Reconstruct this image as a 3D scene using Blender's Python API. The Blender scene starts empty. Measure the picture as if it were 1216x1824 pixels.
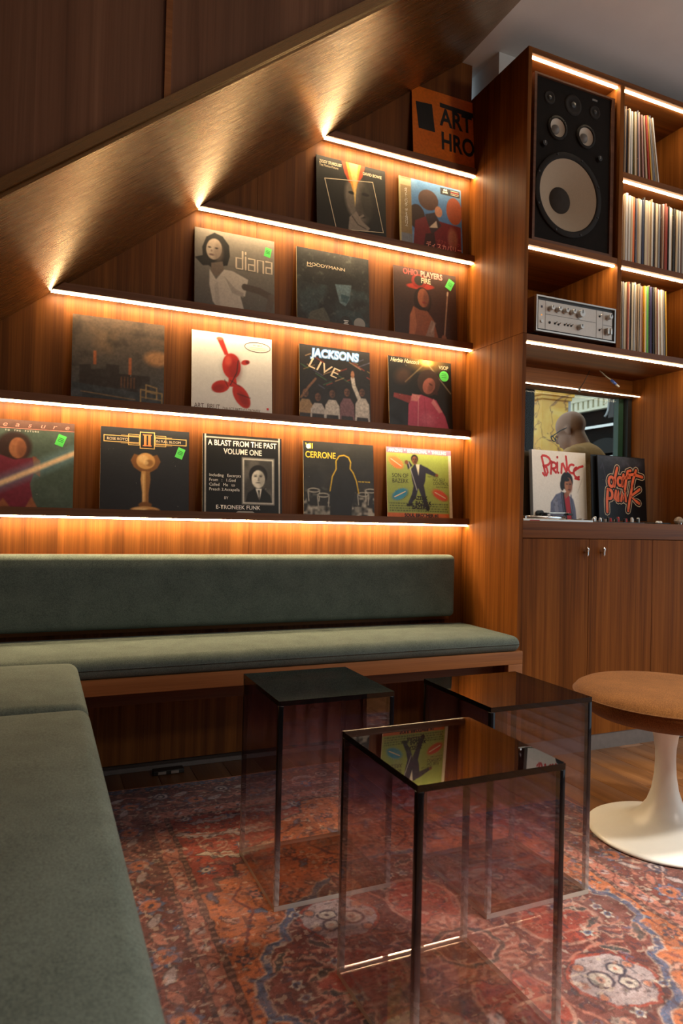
import bpy, bmesh, math, random
import numpy as np
from mathutils import Vector, Matrix

# ------------------------------------------------------------------ camera
scene = bpy.context.scene
COL = scene.collection
W_PX, H_PX, F_PX = 1216, 1824, 1227.3
YAW, PITCH, ROLL = 0.413694, 0.011798, 0.023275
CAM = np.array([0.0, 0.0, 0.94])

def cam_axes():
    cy, sy, cp, sp = math.cos(YAW), math.sin(YAW), math.cos(PITCH), math.sin(PITCH)
    f = np.array([sy*cp, cy*cp, sp]); r = np.array([cy, -sy, 0.0]); u = np.cross(r, f)
    cr, sr = math.cos(ROLL), math.sin(ROLL)
    return cr*r + sr*u, -sr*r + cr*u, f
C_R, C_U, C_F = cam_axes()

def ray(x, y): return C_F + C_R*(x - W_PX/2)/F_PX - C_U*(y - H_PX/2)/F_PX
def on_y(x, y, Y): d = ray(x, y); return CAM + d*(Y/d[1])          # pixel -> point on a plane y = Y
def on_x(x, y, X): d = ray(x, y); return CAM + d*(X/d[0])          # pixel -> point on a plane x = X

cd = bpy.data.cameras.new('camera'); cam = bpy.data.objects.new('camera', cd); COL.objects.link(cam)
cd.sensor_fit = 'VERTICAL'; cd.sensor_height = 36.0; cd.sensor_width = 24.0
cd.lens = 36.0*F_PX/H_PX; cd.clip_start = 0.02; cd.clip_end = 60
M = Matrix((( C_R[0], C_U[0], -C_F[0], CAM[0]), (C_R[1], C_U[1], -C_F[1], CAM[1]), (C_R[2], C_U[2], -C_F[2], CAM[2]), (0, 0, 0, 1)))
cam.matrix_world = M
cd.dof.use_dof = True; cd.dof.focus_distance = 2.1; cd.dof.aperture_fstop = 5.6
scene.camera = cam

# ------------------------------------------------------------------ light and exposure
scene.view_settings.view_transform = 'Standard'; scene.view_settings.look = 'None'
scene.view_settings.exposure = 0.12; scene.view_settings.gamma = 1.0; scene.view_settings.use_curve_mapping = False
scene.cycles.transparent_max_bounces = 40
scene.cycles.max_bounces = 10
scene.cycles.caustics_reflective = False; scene.cycles.caustics_refractive = False

SKY_STRENGTH = 1.2
LED_BAR, LED_SLOT, LED_FRONT = 74.0, 60.0, 16.0          # radiance of the shelf strips: diffuser bar, added forward emitter, bar front
LED_CAB = 58.0                          # strips in the cabinet
LED_COL = (1.0, 0.735, 0.41)
LED_CAB_COL = (1.0, 0.79, 0.52)
FILL_W = 50.0
DOWN_W = 27.0                           # each ceiling downlight of the room, watts

world = bpy.data.worlds.new('street_daylight'); scene.world = world; world.use_nodes = True
bg = world.node_tree.nodes['Background']; bg.inputs[0].default_value = (0.76, 0.90, 1.0, 1); bg.inputs[1].default_value = SKY_STRENGTH

def area(name, loc, target, w, h, power, color, portal=False, shape='RECTANGLE', spread=180):
    l = bpy.data.lights.new(name, 'AREA'); l.shape = shape; l.size = w; l.size_y = h; l.energy = power; l.color = color
    l.spread = math.radians(spread)
    o = bpy.data.objects.new(name, l); COL.objects.link(o); o.location = loc
    o.rotation_euler = (Vector(target) - Vector(loc)).to_track_quat('-Z', 'Y').to_euler()
    if portal: l.cycles.is_portal = True
    return o
WIN_Y0, WIN_Y1, WIN_X, WIN_Z0, WIN_Z1 = -2.6, 1.9, 4.2, 0.08, 2.72      # shop window in the right-hand wall
area('window_portal', (WIN_X+.03, (WIN_Y0+WIN_Y1)/2, (WIN_Z0+WIN_Z1)/2), (0, (WIN_Y0+WIN_Y1)/2, (WIN_Z0+WIN_Z1)/2), WIN_Y1-WIN_Y0, WIN_Z1-WIN_Z0, 1, (1, 1, 1), portal=True)
for i, (x, y) in enumerate(((2.05, 0.45), (1.75, -0.05))):
    area('ceiling_downlight', (x, y, 2.97), (x, y, 0), 0.24, 0.24, DOWN_W, (1.0, 0.93, 0.83), shape='DISK', spread=84)
gl_ = bpy.data.lights.new('added_fill_light', 'POINT'); gl_.energy = FILL_W; gl_.color = (1.0, 0.90, 0.78); gl_.shadow_soft_size = .14       # unseen point light added to lift the ceiling and upright faces
go_ = bpy.data.objects.new('added_fill_light', gl_); COL.objects.link(go_); go_.location = (2.7, -0.9, 2.35)

# ------------------------------------------------------------------ helpers
def link(o, parent=None):
    COL.objects.link(o)
    if parent is not None: o.parent = parent
    return o
def tag(o, label=None, cat=None, group=None, kind=None):
    if label: o['label'] = label
    if cat: o['category'] = cat
    if group: o['group'] = group
    if kind: o['kind'] = kind
    return o
def thing(name, label, cat, loc=(0, 0, 0), rz=0, group=None):
    o = bpy.data.objects.new(name, None); o.empty_display_size = .05; link(o)
    o.location = loc; o.rotation_euler = (0, 0, rz)
    return tag(o, label, cat, group)
def copy_tree(o, parent=None):
    c = o.copy(); link(c, parent)
    for ch in list(o.children): copy_tree(ch, c)
    return c

class MB:
    """collects vertices and faces of one mesh"""
    def __init__(s): s.v = []; s.f = []; s.m = []; s.sm = []
    def add(s, vs, fs, mi=0, smooth=False):
        b = len(s.v); s.v += [tuple(map(float, p)) for p in vs]
        for f in fs: s.f.append(tuple(i+b for i in f)); s.m.append(mi); s.sm.append(smooth)
        return s
    def box(s, x0, x1, y0, y1, z0, z1, mi=0):
        vs = [(x, y, z) for z in (z0, z1) for y in (y0, y1) for x in (x0, x1)]
        return s.add(vs, [(0, 2, 3, 1), (4, 5, 7, 6), (0, 1, 5, 4), (2, 6, 7, 3), (0, 4, 6, 2), (1, 3, 7, 5)], mi)
    def bbox(s, x0, x1, y0, y1, z0, z1, r=.002, seg=2, mi=0):
        """box with rounded edges"""
        h = np.array([(x1-x0)/2, (y1-y0)/2, (z1-z0)/2]); c = np.array([(x0+x1)/2, (y0+y1)/2, (z0+z1)/2])
        r = min(r, h.min()*.98)
        return s.rbox(c, h, r, seg, mi)
    def rbox(s, c, h, r, seg=2, mi=0, div=(1, 1, 1), fn=None, smooth=True):
        ax = []
        for k in range(3):
            a = [-h[k]+r*(1-math.cos(math.pi/2*i/seg)) if False else -h[k]+r*i/seg for i in range(seg)]
            inner = list(np.linspace(-h[k]+r, h[k]-r, div[k]+1))
            ax.append(a+inner+[-t for t in reversed(a)])
        for k in range(3):
            i, j = (k+1) % 3, (k+2) % 3
            for sg in (-1, 1):
                U, V = ax[i], ax[j]; vs = []
                for a in U:
                    for b_ in V:
                        p = np.zeros(3); p[k] = sg*h[k]; p[i] = a; p[j] = b_
                        q = np.clip(p, -(h-r), h-r); d = p-q; n = np.linalg.norm(d)
                        p = q+d/n*r if n > 1e-9 else p
                        if fn is not None: p = fn(p)
                        vs.append(p+c)
                nV = len(V); fs = []
                for a in range(len(U)-1):
                    for b_ in range(nV-1):
                        f = (a*nV+b_, (a+1)*nV+b_, (a+1)*nV+b_+1, a*nV+b_+1)
                        fs.append(f if sg > 0 else f[::-1])
                s.add(vs, fs, mi, smooth)
        return s
    def lathe(s, prof, c=(0, 0, 0), n=32, mi=0, axis='Z', smooth=True, close=False):
        vs = []; m = len(prof)
        for k in range(n):
            a = 2*math.pi*k/n
            for r, z in prof:
                x, y = r*math.cos(a), r*math.sin(a)
                if axis == 'Z': p = (x, y, z)
                elif axis == 'Y': p = (x, z, -y)
                else: p = (z, x, y)
                vs.append((p[0]+c[0], p[1]+c[1], p[2]+c[2]))
        fs = []
        for k in range(n):
            k2 = (k+1) % n
            for j in range(m-1):
                fs.append((k*m+j, k2*m+j, k2*m+j+1, k*m+j+1))
        return s.add(vs, fs, mi, smooth)
    def cyl(s, c, r, h, axis='Z', n=20, mi=0, r2=None):
        r2 = r if r2 is None else r2
        return s.lathe([(1e-5, 0), (r, 0), (r, 0), (r2, h), (r2, h), (1e-5, h)], c, n, mi, axis, smooth=False)
    def tube(s, pts, r, n=8, mi=0, closed=False):
        P = [np.array(p, float) for p in pts]; N = len(P); vs = []
        up = np.array([0.0, 0.0, 1.0])
        for i in range(N):
            a = P[(i-1) % N] if (closed or i > 0) else P[i]; b = P[(i+1) % N] if (closed or i < N-1) else P[i]
            t = b-a; t /= (np.linalg.norm(t)+1e-12)
            s1 = np.cross(t, up)
            if np.linalg.norm(s1) < 1e-3: s1 = np.cross(t, [1.0, 0, 0])
            s1 /= np.linalg.norm(s1); s2 = np.cross(s1, t)
            rr = r[i] if hasattr(r, '__len__') else r
            for k in range(n):
                an = 2*math.pi*k/n; vs.append(P[i]+rr*(math.cos(an)*s1+math.sin(an)*s2))
        fs = []
        for i in range(N if closed else N-1):
            i2 = (i+1) % N
            for k in range(n):
                k2 = (k+1) % n; fs.append((i*n+k, i*n+k2, i2*n+k2, i2*n+k))
        if not closed: fs += [tuple(range(n))[::-1], tuple((N-1)*n+k for k in range(n))]
        return s.add(vs, fs, mi, True)
    def prism(s, poly, d0, d1, axis='Y', mi=0):
        """polygon (a, b) extruded; axis Y: (x, z) from y=d0 to d1; X: (y, z); Z: (x, y)"""
        def P(a, b, d): return (a, d, b) if axis == 'Y' else ((d, a, b) if axis == 'X' else (a, b, d))
        n = len(poly); vs = [P(a, b, d0) for a, b in poly]+[P(a, b, d1) for a, b in poly]
        fs = [tuple(range(n)), tuple(range(2*n-1, n-1, -1))]+[(i+n, (i+1) % n+n, (i+1) % n, i) for i in range(n)]
        return s.add(vs, fs, mi)
    def build(s, name, mats, parent=None, fixn=True):
        me = bpy.data.meshes.new(name); me.from_pydata(s.v, [], s.f)
        if not isinstance(mats, (list, tuple)): mats = [mats]
        for m in mats: me.materials.append(m)
        me.polygons.foreach_set('material_index', s.m); me.polygons.foreach_set('use_smooth', s.sm)
        if fixn and len(s.f) < 60000:
            bm = bmesh.new(); bm.from_mesh(me); bmesh.ops.remove_doubles(bm, verts=bm.verts, dist=1e-6)
            bmesh.ops.recalc_face_normals(bm, faces=bm.faces); bm.to_mesh(me); bm.free()
        me.update()
        return link(bpy.data.objects.new(name, me), parent)
def sbox(name, mat, b, parent=None, r=0.0):
    m = MB()
    if r: m.bbox(*b, r=r)
    else: m.box(*b)
    return m.build(name, mat, parent)

# ------------------------------------------------------------------ materials
MATS = {}
def s2l(c):
    c = np.asarray(c, float); return np.where(c <= .04045, c/12.92, ((c+.055)/1.055)**2.4)
def rgb(r, g, b): return tuple(s2l(np.array([r, g, b])/255.0))
class NT:
    def __init__(s, name):
        s.mat = bpy.data.materials.new(name); s.mat.use_nodes = True; s.t = s.mat.node_tree; s.n = s.t.nodes
        s.n.clear(); s.out = s.n.new('ShaderNodeOutputMaterial')
        MATS[name] = s.mat
    def node(s, typ, **kw):
        n = s.n.new('ShaderNode'+typ)
        for k, v in kw.items():
            if k == 'ins':
                for a, b in v.items(): s.set(n.inputs[a], b)
            else: setattr(n, k, v)
        return n
    def set(s, sock, v):
        if isinstance(v, bpy.types.NodeSocket): s.t.links.new(v, sock)
        elif isinstance(v, (tuple, list)) and sock.type == 'RGBA': sock.default_value = tuple(v)[:3]+(1,)
        else: sock.default_value = v
    def math(s, op, a, b=0.0, c=0.0):
        n = s.node('Math', operation=op, ins={0: a, 1: b})
        n.inputs[2].default_value = c
        return n.outputs[0]
    def mix(s, fac, a, b, blend='MIX'):
        n = s.node('Mix', data_type='RGBA', blend_type=blend); s.set(n.inputs[0], fac); s.set(n.inputs[6], a); s.set(n.inputs[7], b)
        return n.outputs[2]
    def ramp(s, fac, stops):
        n = s.node('ValToRGB'); s.set(n.inputs[0], fac); e = n.color_ramp.elements
        while len(e) < len(stops): e.new(.5)
        for k, (p, c) in enumerate(stops): e[k].position = p; e[k].color = tuple(c)[:3]+(1,)
        return n.outputs[0]
    def noise(s, vec, scale, detail=4, rough=.55, dist=0.0):
        n = s.node('TexNoise', ins={'Vector': vec, 'Scale': scale, 'Detail': detail, 'Roughness': rough, 'Distortion': dist}); return n.outputs['Fac']
    def mapping(s, vec, scale=(1, 1, 1), rot=(0, 0, 0), loc=(0, 0, 0)):
        return s.node('Mapping', ins={'Vector': vec, 'Scale': scale, 'Rotation': rot, 'Location': loc}).outputs[0]
    def bsdf(s, color, rough=.5, metal=0.0, spec=.5, bump=None, bstr=.1, bdist=.002, emit=None, estr=0, sheen=0, coat=0):
        p = s.node('BsdfPrincipled'); s.set(p.inputs['Base Color'], color); s.set(p.inputs['Roughness'], rough)
        p.inputs['Metallic'].default_value = metal; s.set(p.inputs['Specular IOR Level'], spec)
        if sheen: p.inputs['Sheen Weight'].default_value = sheen
        if coat: p.inputs['Coat Weight'].default_value = coat; p.inputs['Coat Roughness'].default_value = .15
        if emit is not None: s.set(p.inputs['Emission Color'], emit); p.inputs['Emission Strength'].default_value = estr
        if bump is not None:
            b = s.node('Bump', ins={'Height': bump, 'Strength': bstr, 'Distance': bdist}); s.t.links.new(b.outputs[0], p.inputs['Normal'])
        s.t.links.new(p.outputs[0], s.out.inputs[0]); return s.mat

def simple(name, c, rough=.5, metal=0.0, spec=.5, var=.12, scale=40, **kw):
    t = NT(name); v = t.node('TexCoord').outputs['Object']
    n = t.noise(v, scale, 4)
    col = t.ramp(n, [(.25, tuple(x*(1-var) for x in c)), (.75, tuple(min(1, x*(1+var)) for x in c))])
    return t.bsdf(col, rough, metal, spec, bump=n, bstr=.04, **kw)

def wood(name, grain='Z', dark=(.066, .0195, .0038), mid=(.160, .051, .0090), light=(.270, .096, .0175), leaf=.155, rough=.50, tilt=0.0, leafvar=.35, stretch=1.0, gain=1.0, spec=.26, stint=None, ior=1.5):
    t = NT(name); tc = t.node('TexCoord'); oi = t.node('ObjectInfo')
    v = tc.outputs['Object']
    if tilt: v = t.mapping(v, rot=(0, tilt, 0))
    off = t.node('CombineXYZ', ins={0: t.math('MULTIPLY', oi.outputs['Random'], 7.3), 1: t.math('MULTIPLY', oi.outputs['Random'], 3.1), 2: t.math('MULTIPLY', oi.outputs['Random'], 11.7)})
    sep = t.node('SeparateXYZ', ins={0: v})
    a = {'Z': (0, 1), 'X': (1, 2), 'Y': (0, 2)}[grain]
    across = t.math('ADD', sep.outputs[a[0]], t.math('MULTIPLY', sep.outputs[a[1]], 1.37))
    li = t.math('FLOOR', t.math('DIVIDE', t.math('ADD', across, t.math('MULTIPLY', oi.outputs['Random'], .31)), leaf))
    wn = t.node('TexWhiteNoise', noise_dimensions='1D', ins={'W': li})
    vv = t.node('VectorMath', operation='ADD', ins={0: v, 1: off.outputs[0]}).outputs[0]
    jit = t.node('VectorMath', operation='SCALE', ins={0: wn.outputs['Color'], 'Scale': 5.0}).outputs[0]
    vj = t.node('VectorMath', operation='ADD', ins={0: vv, 1: jit}).outputs[0]
    k = {'Z': (26, 26, .55*stretch), 'X': (.55*stretch, 26, 26), 'Y': (26, .55*stretch, 26)}[grain]
    f = {'Z': (210, 210, 3.0), 'X': (3.0, 210, 210), 'Y': (210, 3.0, 210)}[grain]
    n1 = t.noise(t.mapping(vj, scale=k), 1.0, 5, .6, .8)
    n2 = t.noise(t.mapping(vj, scale=f), 1.0, 3, .6, .2)
    g = t.math('ADD', t.math('MULTIPLY', n1, .72), t.math('MULTIPLY', n2, .28))
    col = t.ramp(g, [(.28, dark), (.5, mid), (.70, light)])
    br = t.math('ADD', t.math('MULTIPLY', wn.outputs['Value'], leafvar), (1-leafvar*.5)*gain)
    br3 = t.node('CombineXYZ', ins={0: br, 1: br, 2: br}).outputs[0]
    col = t.mix(1.0, col, br3, 'MULTIPLY')
    rg = t.math('ADD', t.math('MULTIPLY', n2, .18), rough-.09)
    mt = t.bsdf(col, rg, 0, spec, bump=n2, bstr=.05, bdist=.001)
    [n for n in t.n if n.type == 'BSDF_PRINCIPLED'][0].inputs['IOR'].default_value = ior
    if stint: [n for n in t.n if n.type == 'BSDF_PRINCIPLED'][0].inputs['Specular Tint'].default_value = tuple(stint)+(1,)
    return mt

def fabric(name, c1, c2, scale=900, rough=.95):
    t = NT(name); v = t.node('TexCoord').outputs['Object']
    a = t.noise(v, scale, 2, .6); h_ = t.noise(v, 330, 2, .7); b = t.noise(v, 14, 4)
    w = t.node('TexWave', wave_type='BANDS', bands_direction='DIAGONAL', ins={'Vector': v, 'Scale': scale*.4, 'Distortion': 2.0}).outputs['Fac']
    g = t.math('ADD', t.math('ADD', t.math('MULTIPLY', a, .3), t.math('MULTIPLY', h_, .5)), t.math('MULTIPLY', b, .2))
    col = t.ramp(g, [(.36, tuple(x*.72 for x in c1)), (.64, tuple(x*1.15 for x in c2))])
    return t.bsdf(col, rough, 0, .15, bump=t.math('ADD', a, t.math('MULTIPLY', w, .4)), bstr=.25, bdist=.001, sheen=.04)

def emitter(name, col, strength):
    t = NT(name); e = t.node('Emission', ins={0: col, 1: strength}); t.t.links.new(e.outputs[0], t.out.inputs[0]); return t.mat

W_PANEL = wood('wall_veneer', 'Z')
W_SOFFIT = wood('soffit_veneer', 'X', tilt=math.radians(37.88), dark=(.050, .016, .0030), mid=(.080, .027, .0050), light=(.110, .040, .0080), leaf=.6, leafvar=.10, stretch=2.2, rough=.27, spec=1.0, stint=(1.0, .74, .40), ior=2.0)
W_FASCIA = wood('stair_veneer', 'Z', dark=(.10, .046, .024), mid=(.155, .074, .040), light=(.21, .105, .058), leafvar=.3, rough=.40)
W_CAB = wood('cabinet_veneer', 'Z', leaf=.36, leafvar=.30, spec=.08, mid=(.175, .055, .0095))
W_CABX = wood('cabinet_edge', 'X', leaf=.9, leafvar=.1)
W_SHELF = wood('shelf_walnut', 'X', dark=(.065, .026, .012), mid=(.115, .046, .021), light=(.165, .070, .034), leaf=.9, leafvar=.1)
W_LIP = wood('lip_walnut', 'X', dark=(.13, .055, .026), mid=(.20, .088, .044), light=(.28, .125, .064), leaf=.9, leafvar=.1)
W_RAIL = wood('bench_rail', 'X', dark=(.17, .062, .018), mid=(.28, .108, .034), light=(.37, .150, .052), leaf=.5, leafvar=.15)
W_FLOOR = wood('floor_oak', 'Y', dark=(.10, .040, .013), mid=(.19, .080, .028), light=(.27, .125, .046), leaf=2.0, leafvar=.05, rough=.34, stretch=1.5)
W_DARK = simple('dark_wall_paint', rgb(58, 44, 36), .8)
CEIL = simple('ceiling_plaster', (.84, .81, .77), .95, var=.03, scale=6)
WHITE = simple('white_plaster', (.72, .70, .67), .9, var=.03)
GREEN = fabric('green_wool', (.076, .098, .086), (.132, .160, .140))
BROWN = fabric('brown_stool_weave', (.105, .039, .009), (.175, .069, .017), scale=420)
BLACK = simple('black_plastic', (.012, .011, .010), .45)
BAFFLE = simple('black_baffle', (.013, .010, .008), .9, spec=.12)
RUBBER = simple('black_rubber', (.020, .016, .013), .8, spec=.2)
CONE = simple('paper_cone', (.34, .25, .165), .9, var=.06, scale=200)
CONE2 = simple('pale_cone', (.50, .42, .33), .8, var=.05)
DUSTCAP = simple('dust_cap_cloth', (.040, .032, .026), .9, spec=.15)
DOMEGREY = simple('grey_dome', (.16, .145, .13), .6)
ALU = simple('brushed_aluminium', (.50, .47, .43), .38, metal=.85, var=.04, scale=90)
FACE = simple('silver_faceplate', (.56, .51, .45), .5, metal=.25, var=.03, scale=120)
STEEL = simple('chrome', (.75, .74, .72), .18, metal=1.0, var=.02)
GREYP = simple('grey_plinth', (.19, .165, .15), .45, metal=.3)
TULIP = simple('white_lacquer', (.80, .78, .72), .28, var=.015)
RED = simple('red_plastic', (.45, .02, .02), .4)
IVORY = simple('ivory_plastic', (.75, .72, .66), .45)
BLUE = simple('blue_plastic', (.03, .07, .28), .4)
CABLE = simple('grey_cable', (.35, .33, .30), .5)
AMBER = emitter('amber_pilot_light', (1, .35, .05), 1.2)
LEDBAR = emitter('warm_led_diffuser', LED_COL, LED_BAR)
LEDFRONT = emitter('warm_led_front', LED_COL, LED_FRONT)
LEDSLOT = emitter('added_slot_glow', LED_COL, LED_SLOT)
LEDNICHE = emitter('warm_led_niche', LED_CAB_COL, 12.0)
LEDCAB = emitter('warm_led_cabinet', LED_CAB_COL, LED_CAB)
def ink(name, c, rough=.5): 
    return MATS.get(name) or simple(name, c, rough, var=.05)
# ------------------------------------------------------------------ the room
WALL_Y, PANEL_X, CAB_Y, CEIL_Z = 2.62, 1.747, 2.222, 3.015
SLOPE = math.radians(37.88); TAN = math.tan(SLOPE)
def soffit_z(x): return 1.59 + TAN*(x+.138)
def soffit_x(z): return (z-1.59)/TAN - .138
FASCIA_Y = 1.655
def struct(o): o['kind'] = 'structure'; return o

# back wall: a backing with separate veneer panels, joints open by a hair
wb = struct(sbox('wall_back', W_DARK, (-.62, PANEL_X, WALL_Y+.012, WALL_Y+.10, 0, CEIL_Z)))
for x0, x1 in ((-.60, -.245), (-.245, .757), (.757, PANEL_X)):
    o = sbox('wall_panel', W_PANEL, (x0+.0007, x1-.0007, WALL_Y, WALL_Y+.0118, .03, CEIL_Z-.002), wb)
sbox('skirting_strip', GREYP, (-.60, 1.70, WALL_Y-.006, WALL_Y, 0, .016), wb)
struct(sbox('wall_left', W_PANEL, (-.62, -.60, -2.9, WALL_Y+.012, 0, CEIL_Z)))
struct(sbox('wall_front', W_DARK, (-.62, WIN_X+.1, -3.0, -2.9, 0, CEIL_Z)))
wr = MB(); wr.box(WIN_X, WIN_X+.1, WIN_Y1, 2.75, 0, CEIL_Z); wr.box(WIN_X, WIN_X+.1, -2.9, WIN_Y0, 0, CEIL_Z)
wr.box(WIN_X, WIN_X+.1, WIN_Y0, WIN_Y1, WIN_Z1, CEIL_Z); wr.box(WIN_X, WIN_X+.1, WIN_Y0, WIN_Y1, 0, WIN_Z0)
struct(wr.build('wall_right', W_DARK))
struct(sbox('ceiling', CEIL, (-.62, WIN_X+.1, -3.0, 2.75, CEIL_Z, CEIL_Z+.08)))

# stairs running up along the back wall: sloping soffit and panelled side
xe = soffit_x(CEIL_Z)
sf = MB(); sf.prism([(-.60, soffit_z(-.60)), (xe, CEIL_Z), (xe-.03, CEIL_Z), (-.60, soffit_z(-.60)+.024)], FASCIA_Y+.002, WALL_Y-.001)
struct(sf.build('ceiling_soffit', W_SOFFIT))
st = thing('staircase_side', 'dark wood panelled side of the stairs rising above the record shelves', 'staircase')
def fas(x0, x1):
    def zt(x): return soffit_z(x)+.033
    x1 = min(x1, soffit_x(CEIL_Z-.034)); return [(x0, zt(x0)), (x1, zt(x1)), (x1, CEIL_Z), (x0, CEIL_Z)]
for x0, x1 in ((-.60, .243), (.260, xe)):
    m = MB(); m.prism(fas(x0, x1), FASCIA_Y, FASCIA_Y+.018); m.build('panel', W_FASCIA, st)
m = MB(); m.prism([(.244, soffit_z(.244)+.034), (.259, soffit_z(.259)+.034), (.259, CEIL_Z), (.244, CEIL_Z)], FASCIA_Y-.006, FASCIA_Y+.012)
m.build('batten', W_RAIL, st)
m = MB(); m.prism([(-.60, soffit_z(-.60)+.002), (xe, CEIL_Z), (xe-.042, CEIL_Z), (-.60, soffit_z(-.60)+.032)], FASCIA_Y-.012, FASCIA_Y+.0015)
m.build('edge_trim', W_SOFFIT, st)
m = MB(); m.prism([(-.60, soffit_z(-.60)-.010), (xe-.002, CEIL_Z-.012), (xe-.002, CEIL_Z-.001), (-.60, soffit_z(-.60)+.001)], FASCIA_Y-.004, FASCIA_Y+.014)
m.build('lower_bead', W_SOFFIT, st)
sbox('ceiling_bulkhead', WHITE, (1.80, 2.40, 2.492, 2.745, 2.86, CEIL_Z))
struct(bpy.data.objects['ceiling_bulkhead'])

# floor: oak boards running towards the record wall
fl = struct(sbox('floor', W_FLOOR, (-.62, WIN_X+.1, -3.0, 2.75, -.06, -.004)))
rnd = random.Random(4)
pl = MB(); pl.bbox(0, .1236, 0, 1.0, -.0039, 0, r=.0012, seg=1); pm = pl.build('plank', W_FLOOR, fl); first = True
k = 0; x = -.58
while x < 3.3:
    y = -.6 - rnd.random()*.8
    while y < WALL_Y-.02:
        ln = 1.1+rnd.random()*.7; y1 = min(y+ln, WALL_Y-.008)
        if x+.13 < 2.60 or y1 < 2.3:
            if x > PANEL_X-.03: y1 = min(y1, CAB_Y+.04)
            if y1-y > .05:
                o = pm if first else link(bpy.data.objects.new('plank', pm.data), fl); first = False
                o.location = (x, y, 0); o.scale = (1, y1-y-.0012, 1)
        y += ln
    x += .125

# ------------------------------------------------------------------ LED strips
def led(x0, x1, y0, y1, z1, label, group, slot=None, bar=LEDBAR, hh=.0036, seg=.04, drop=0.0, zmit=None):
    """diffuser bar under an aluminium channel; slot: a forward emitter added to throw light fans on the soffit"""
    n = max(2, int((x1-x0)/seg)); m = MB(); zb = z1-drop
    for i in range(n):
        a, b = x0+(x1-x0)*i/n, x0+(x1-x0)*(i+1)/n
        m.add([(a, y0, zb-hh), (b, y0, zb-hh), (b, y1, zb-hh), (a, y1, zb-hh)], [(0, 3, 2, 1)])
        m.add([(a, y0, zb-hh), (b, y0, zb-hh), (b, y0, zb), (a, y0, zb)], [(0, 1, 2, 3)], 2)
        m.add([(a, y1, zb-hh), (b, y1, zb-hh), (b, y1, zb), (a, y1, zb)], [(0, 3, 2, 1)])
    m.add([(x0, y0, zb-hh), (x0, y1, zb-hh), (x0, y1, zb), (x0, y0, zb)], [(0, 3, 2, 1)])
    m.add([(x1, y0, zb-hh), (x1, y1, zb-hh), (x1, y1, zb), (x1, y0, zb)], [(0, 1, 2, 3)])
    m.add([(x0, y0, zb), (x1, y0, zb), (x1, y1, zb), (x0, y1, zb)], [(0, 1, 2, 3)], 1)
    o = m.build('led_strip', [bar, ALU, LEDFRONT], fixn=False); tag(o, label, 'light strip', group)
    c = MB(); c.box(x0, x1, min(y0+.011, y1-.003), y1, zb+.0002, z1-.0002)
    c.build('channel', ALU, o)
    if slot is not None:
        d = MB(); ys = y0+.0105
        for i in range(n):
            a, b = x0+(x1-x0)*i/n, x0+(x1-x0)*(i+1)/n
            d.add([(a, ys, zb+.0004), (b, ys, zb+.0004), (b, ys, z1-.0004), (a, ys, z1-.0004)], [(0, 1, 2, 3)])
        d.build('added_emitter', slot, o, fixn=False)
    return o

# ------------------------------------------------------------------ record ledges on the back wall
SHELF_Y = 2.570
SZ = [2.493, 2.103, 1.713, 1.322, .932]                      # underside of each ledge, top one first
NAMES = ['topmost', 'second', 'middle', 'fourth', 'lowest']
for i, z in enumerate(SZ):
    def xl(zz): return max(-.598, soffit_x(zz)+.004)
    s = thing('picture_ledge', '%s dark walnut record ledge on the back wall' % NAMES[i], 'shelf', (0, 0, 0), 0, 'record ledges')
    m = MB(); m.prism([(xl(z), z), (PANEL_X-.001, z), (PANEL_X-.001, z+.013), (xl(z+.013), z+.013)], SHELF_Y+.0062, WALL_Y-.0003); m.build('ledge_board', W_SHELF, s)
    m = MB(); m.prism([(xl(z), z), (PANEL_X-.001, z), (PANEL_X-.001, z+.028), (xl(z+.028), z+.028)], SHELF_Y, SHELF_Y+.006); m.build('front_lip', W_LIP, s)
    x0 = max(-.59, soffit_x(z-.010)+.012)
    led(x0, PANEL_X-.003, 2.573, 2.590, z, 'warm light strip under the %s record ledge' % NAMES[i], 'ledge light strips', slot=LEDSLOT, drop=.0036)

# ------------------------------------------------------------------ cabinet on the right
XL, XI, XD0, XD1, XR = PANEL_X, 1.765, 2.237, 2.260, 2.735
cab = thing('wall_cabinet', 'tall walnut wall cabinet holding the loudspeaker, records and music deck', 'cabinet', (0, 0, 0))
BK = 2.655                                                       # back of the carcase
sbox('side_panel_upper', W_CAB, (XL, XI, CAB_Y, 2.745, 1.705, 2.858), cab).name = 'side_panel'
sbox('side_panel', W_CAB, (XL, XI, CAB_Y, 2.745, 0.0, 1.7035), cab)
sbox('top_board', W_CABX, (XI, 3.20, CAB_Y, 2.70, 2.835, 2.858), cab)
sbox('divider', W_CAB, (XD0, XD1, CAB_Y, BK, 1.704, 2.8345), cab)
sbox('end_panel', W_CAB, (XR, XR+.023, CAB_Y+.001, 2.70, .956, 2.8345), cab)
for x0, x1, z in ((XI, XD0, 2.087), (XD1, XR, 2.087), (XD1, XR, 2.466)):
    sbox('shelf_board', W_CABX, (x0+.0005, x1-.0005, CAB_Y+.001, BK, z-.025, z), cab)
sbox('shelf_board', W_CABX, (XI+.0005, XR-.0005, CAB_Y+.0005, BK, 1.678, 1.7035), cab)
sbox('back_panel', W_CAB, (XI, XR, BK, BK+.012, 1.59, 2.834), cab)
sbox('back_rail', W_CABX, (XI, XR, 2.602, BK-.001, 1.590, 1.6775), cab)
ct = sbox('counter_top', W_CABX, (XI, 3.20, CAB_Y+.02, 2.70, .905, .942), cab)
sbox('counter_front', W_CABX, (XI, 3.20, CAB_Y, CAB_Y+.019, .886, .956), cab, r=.0015)
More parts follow.
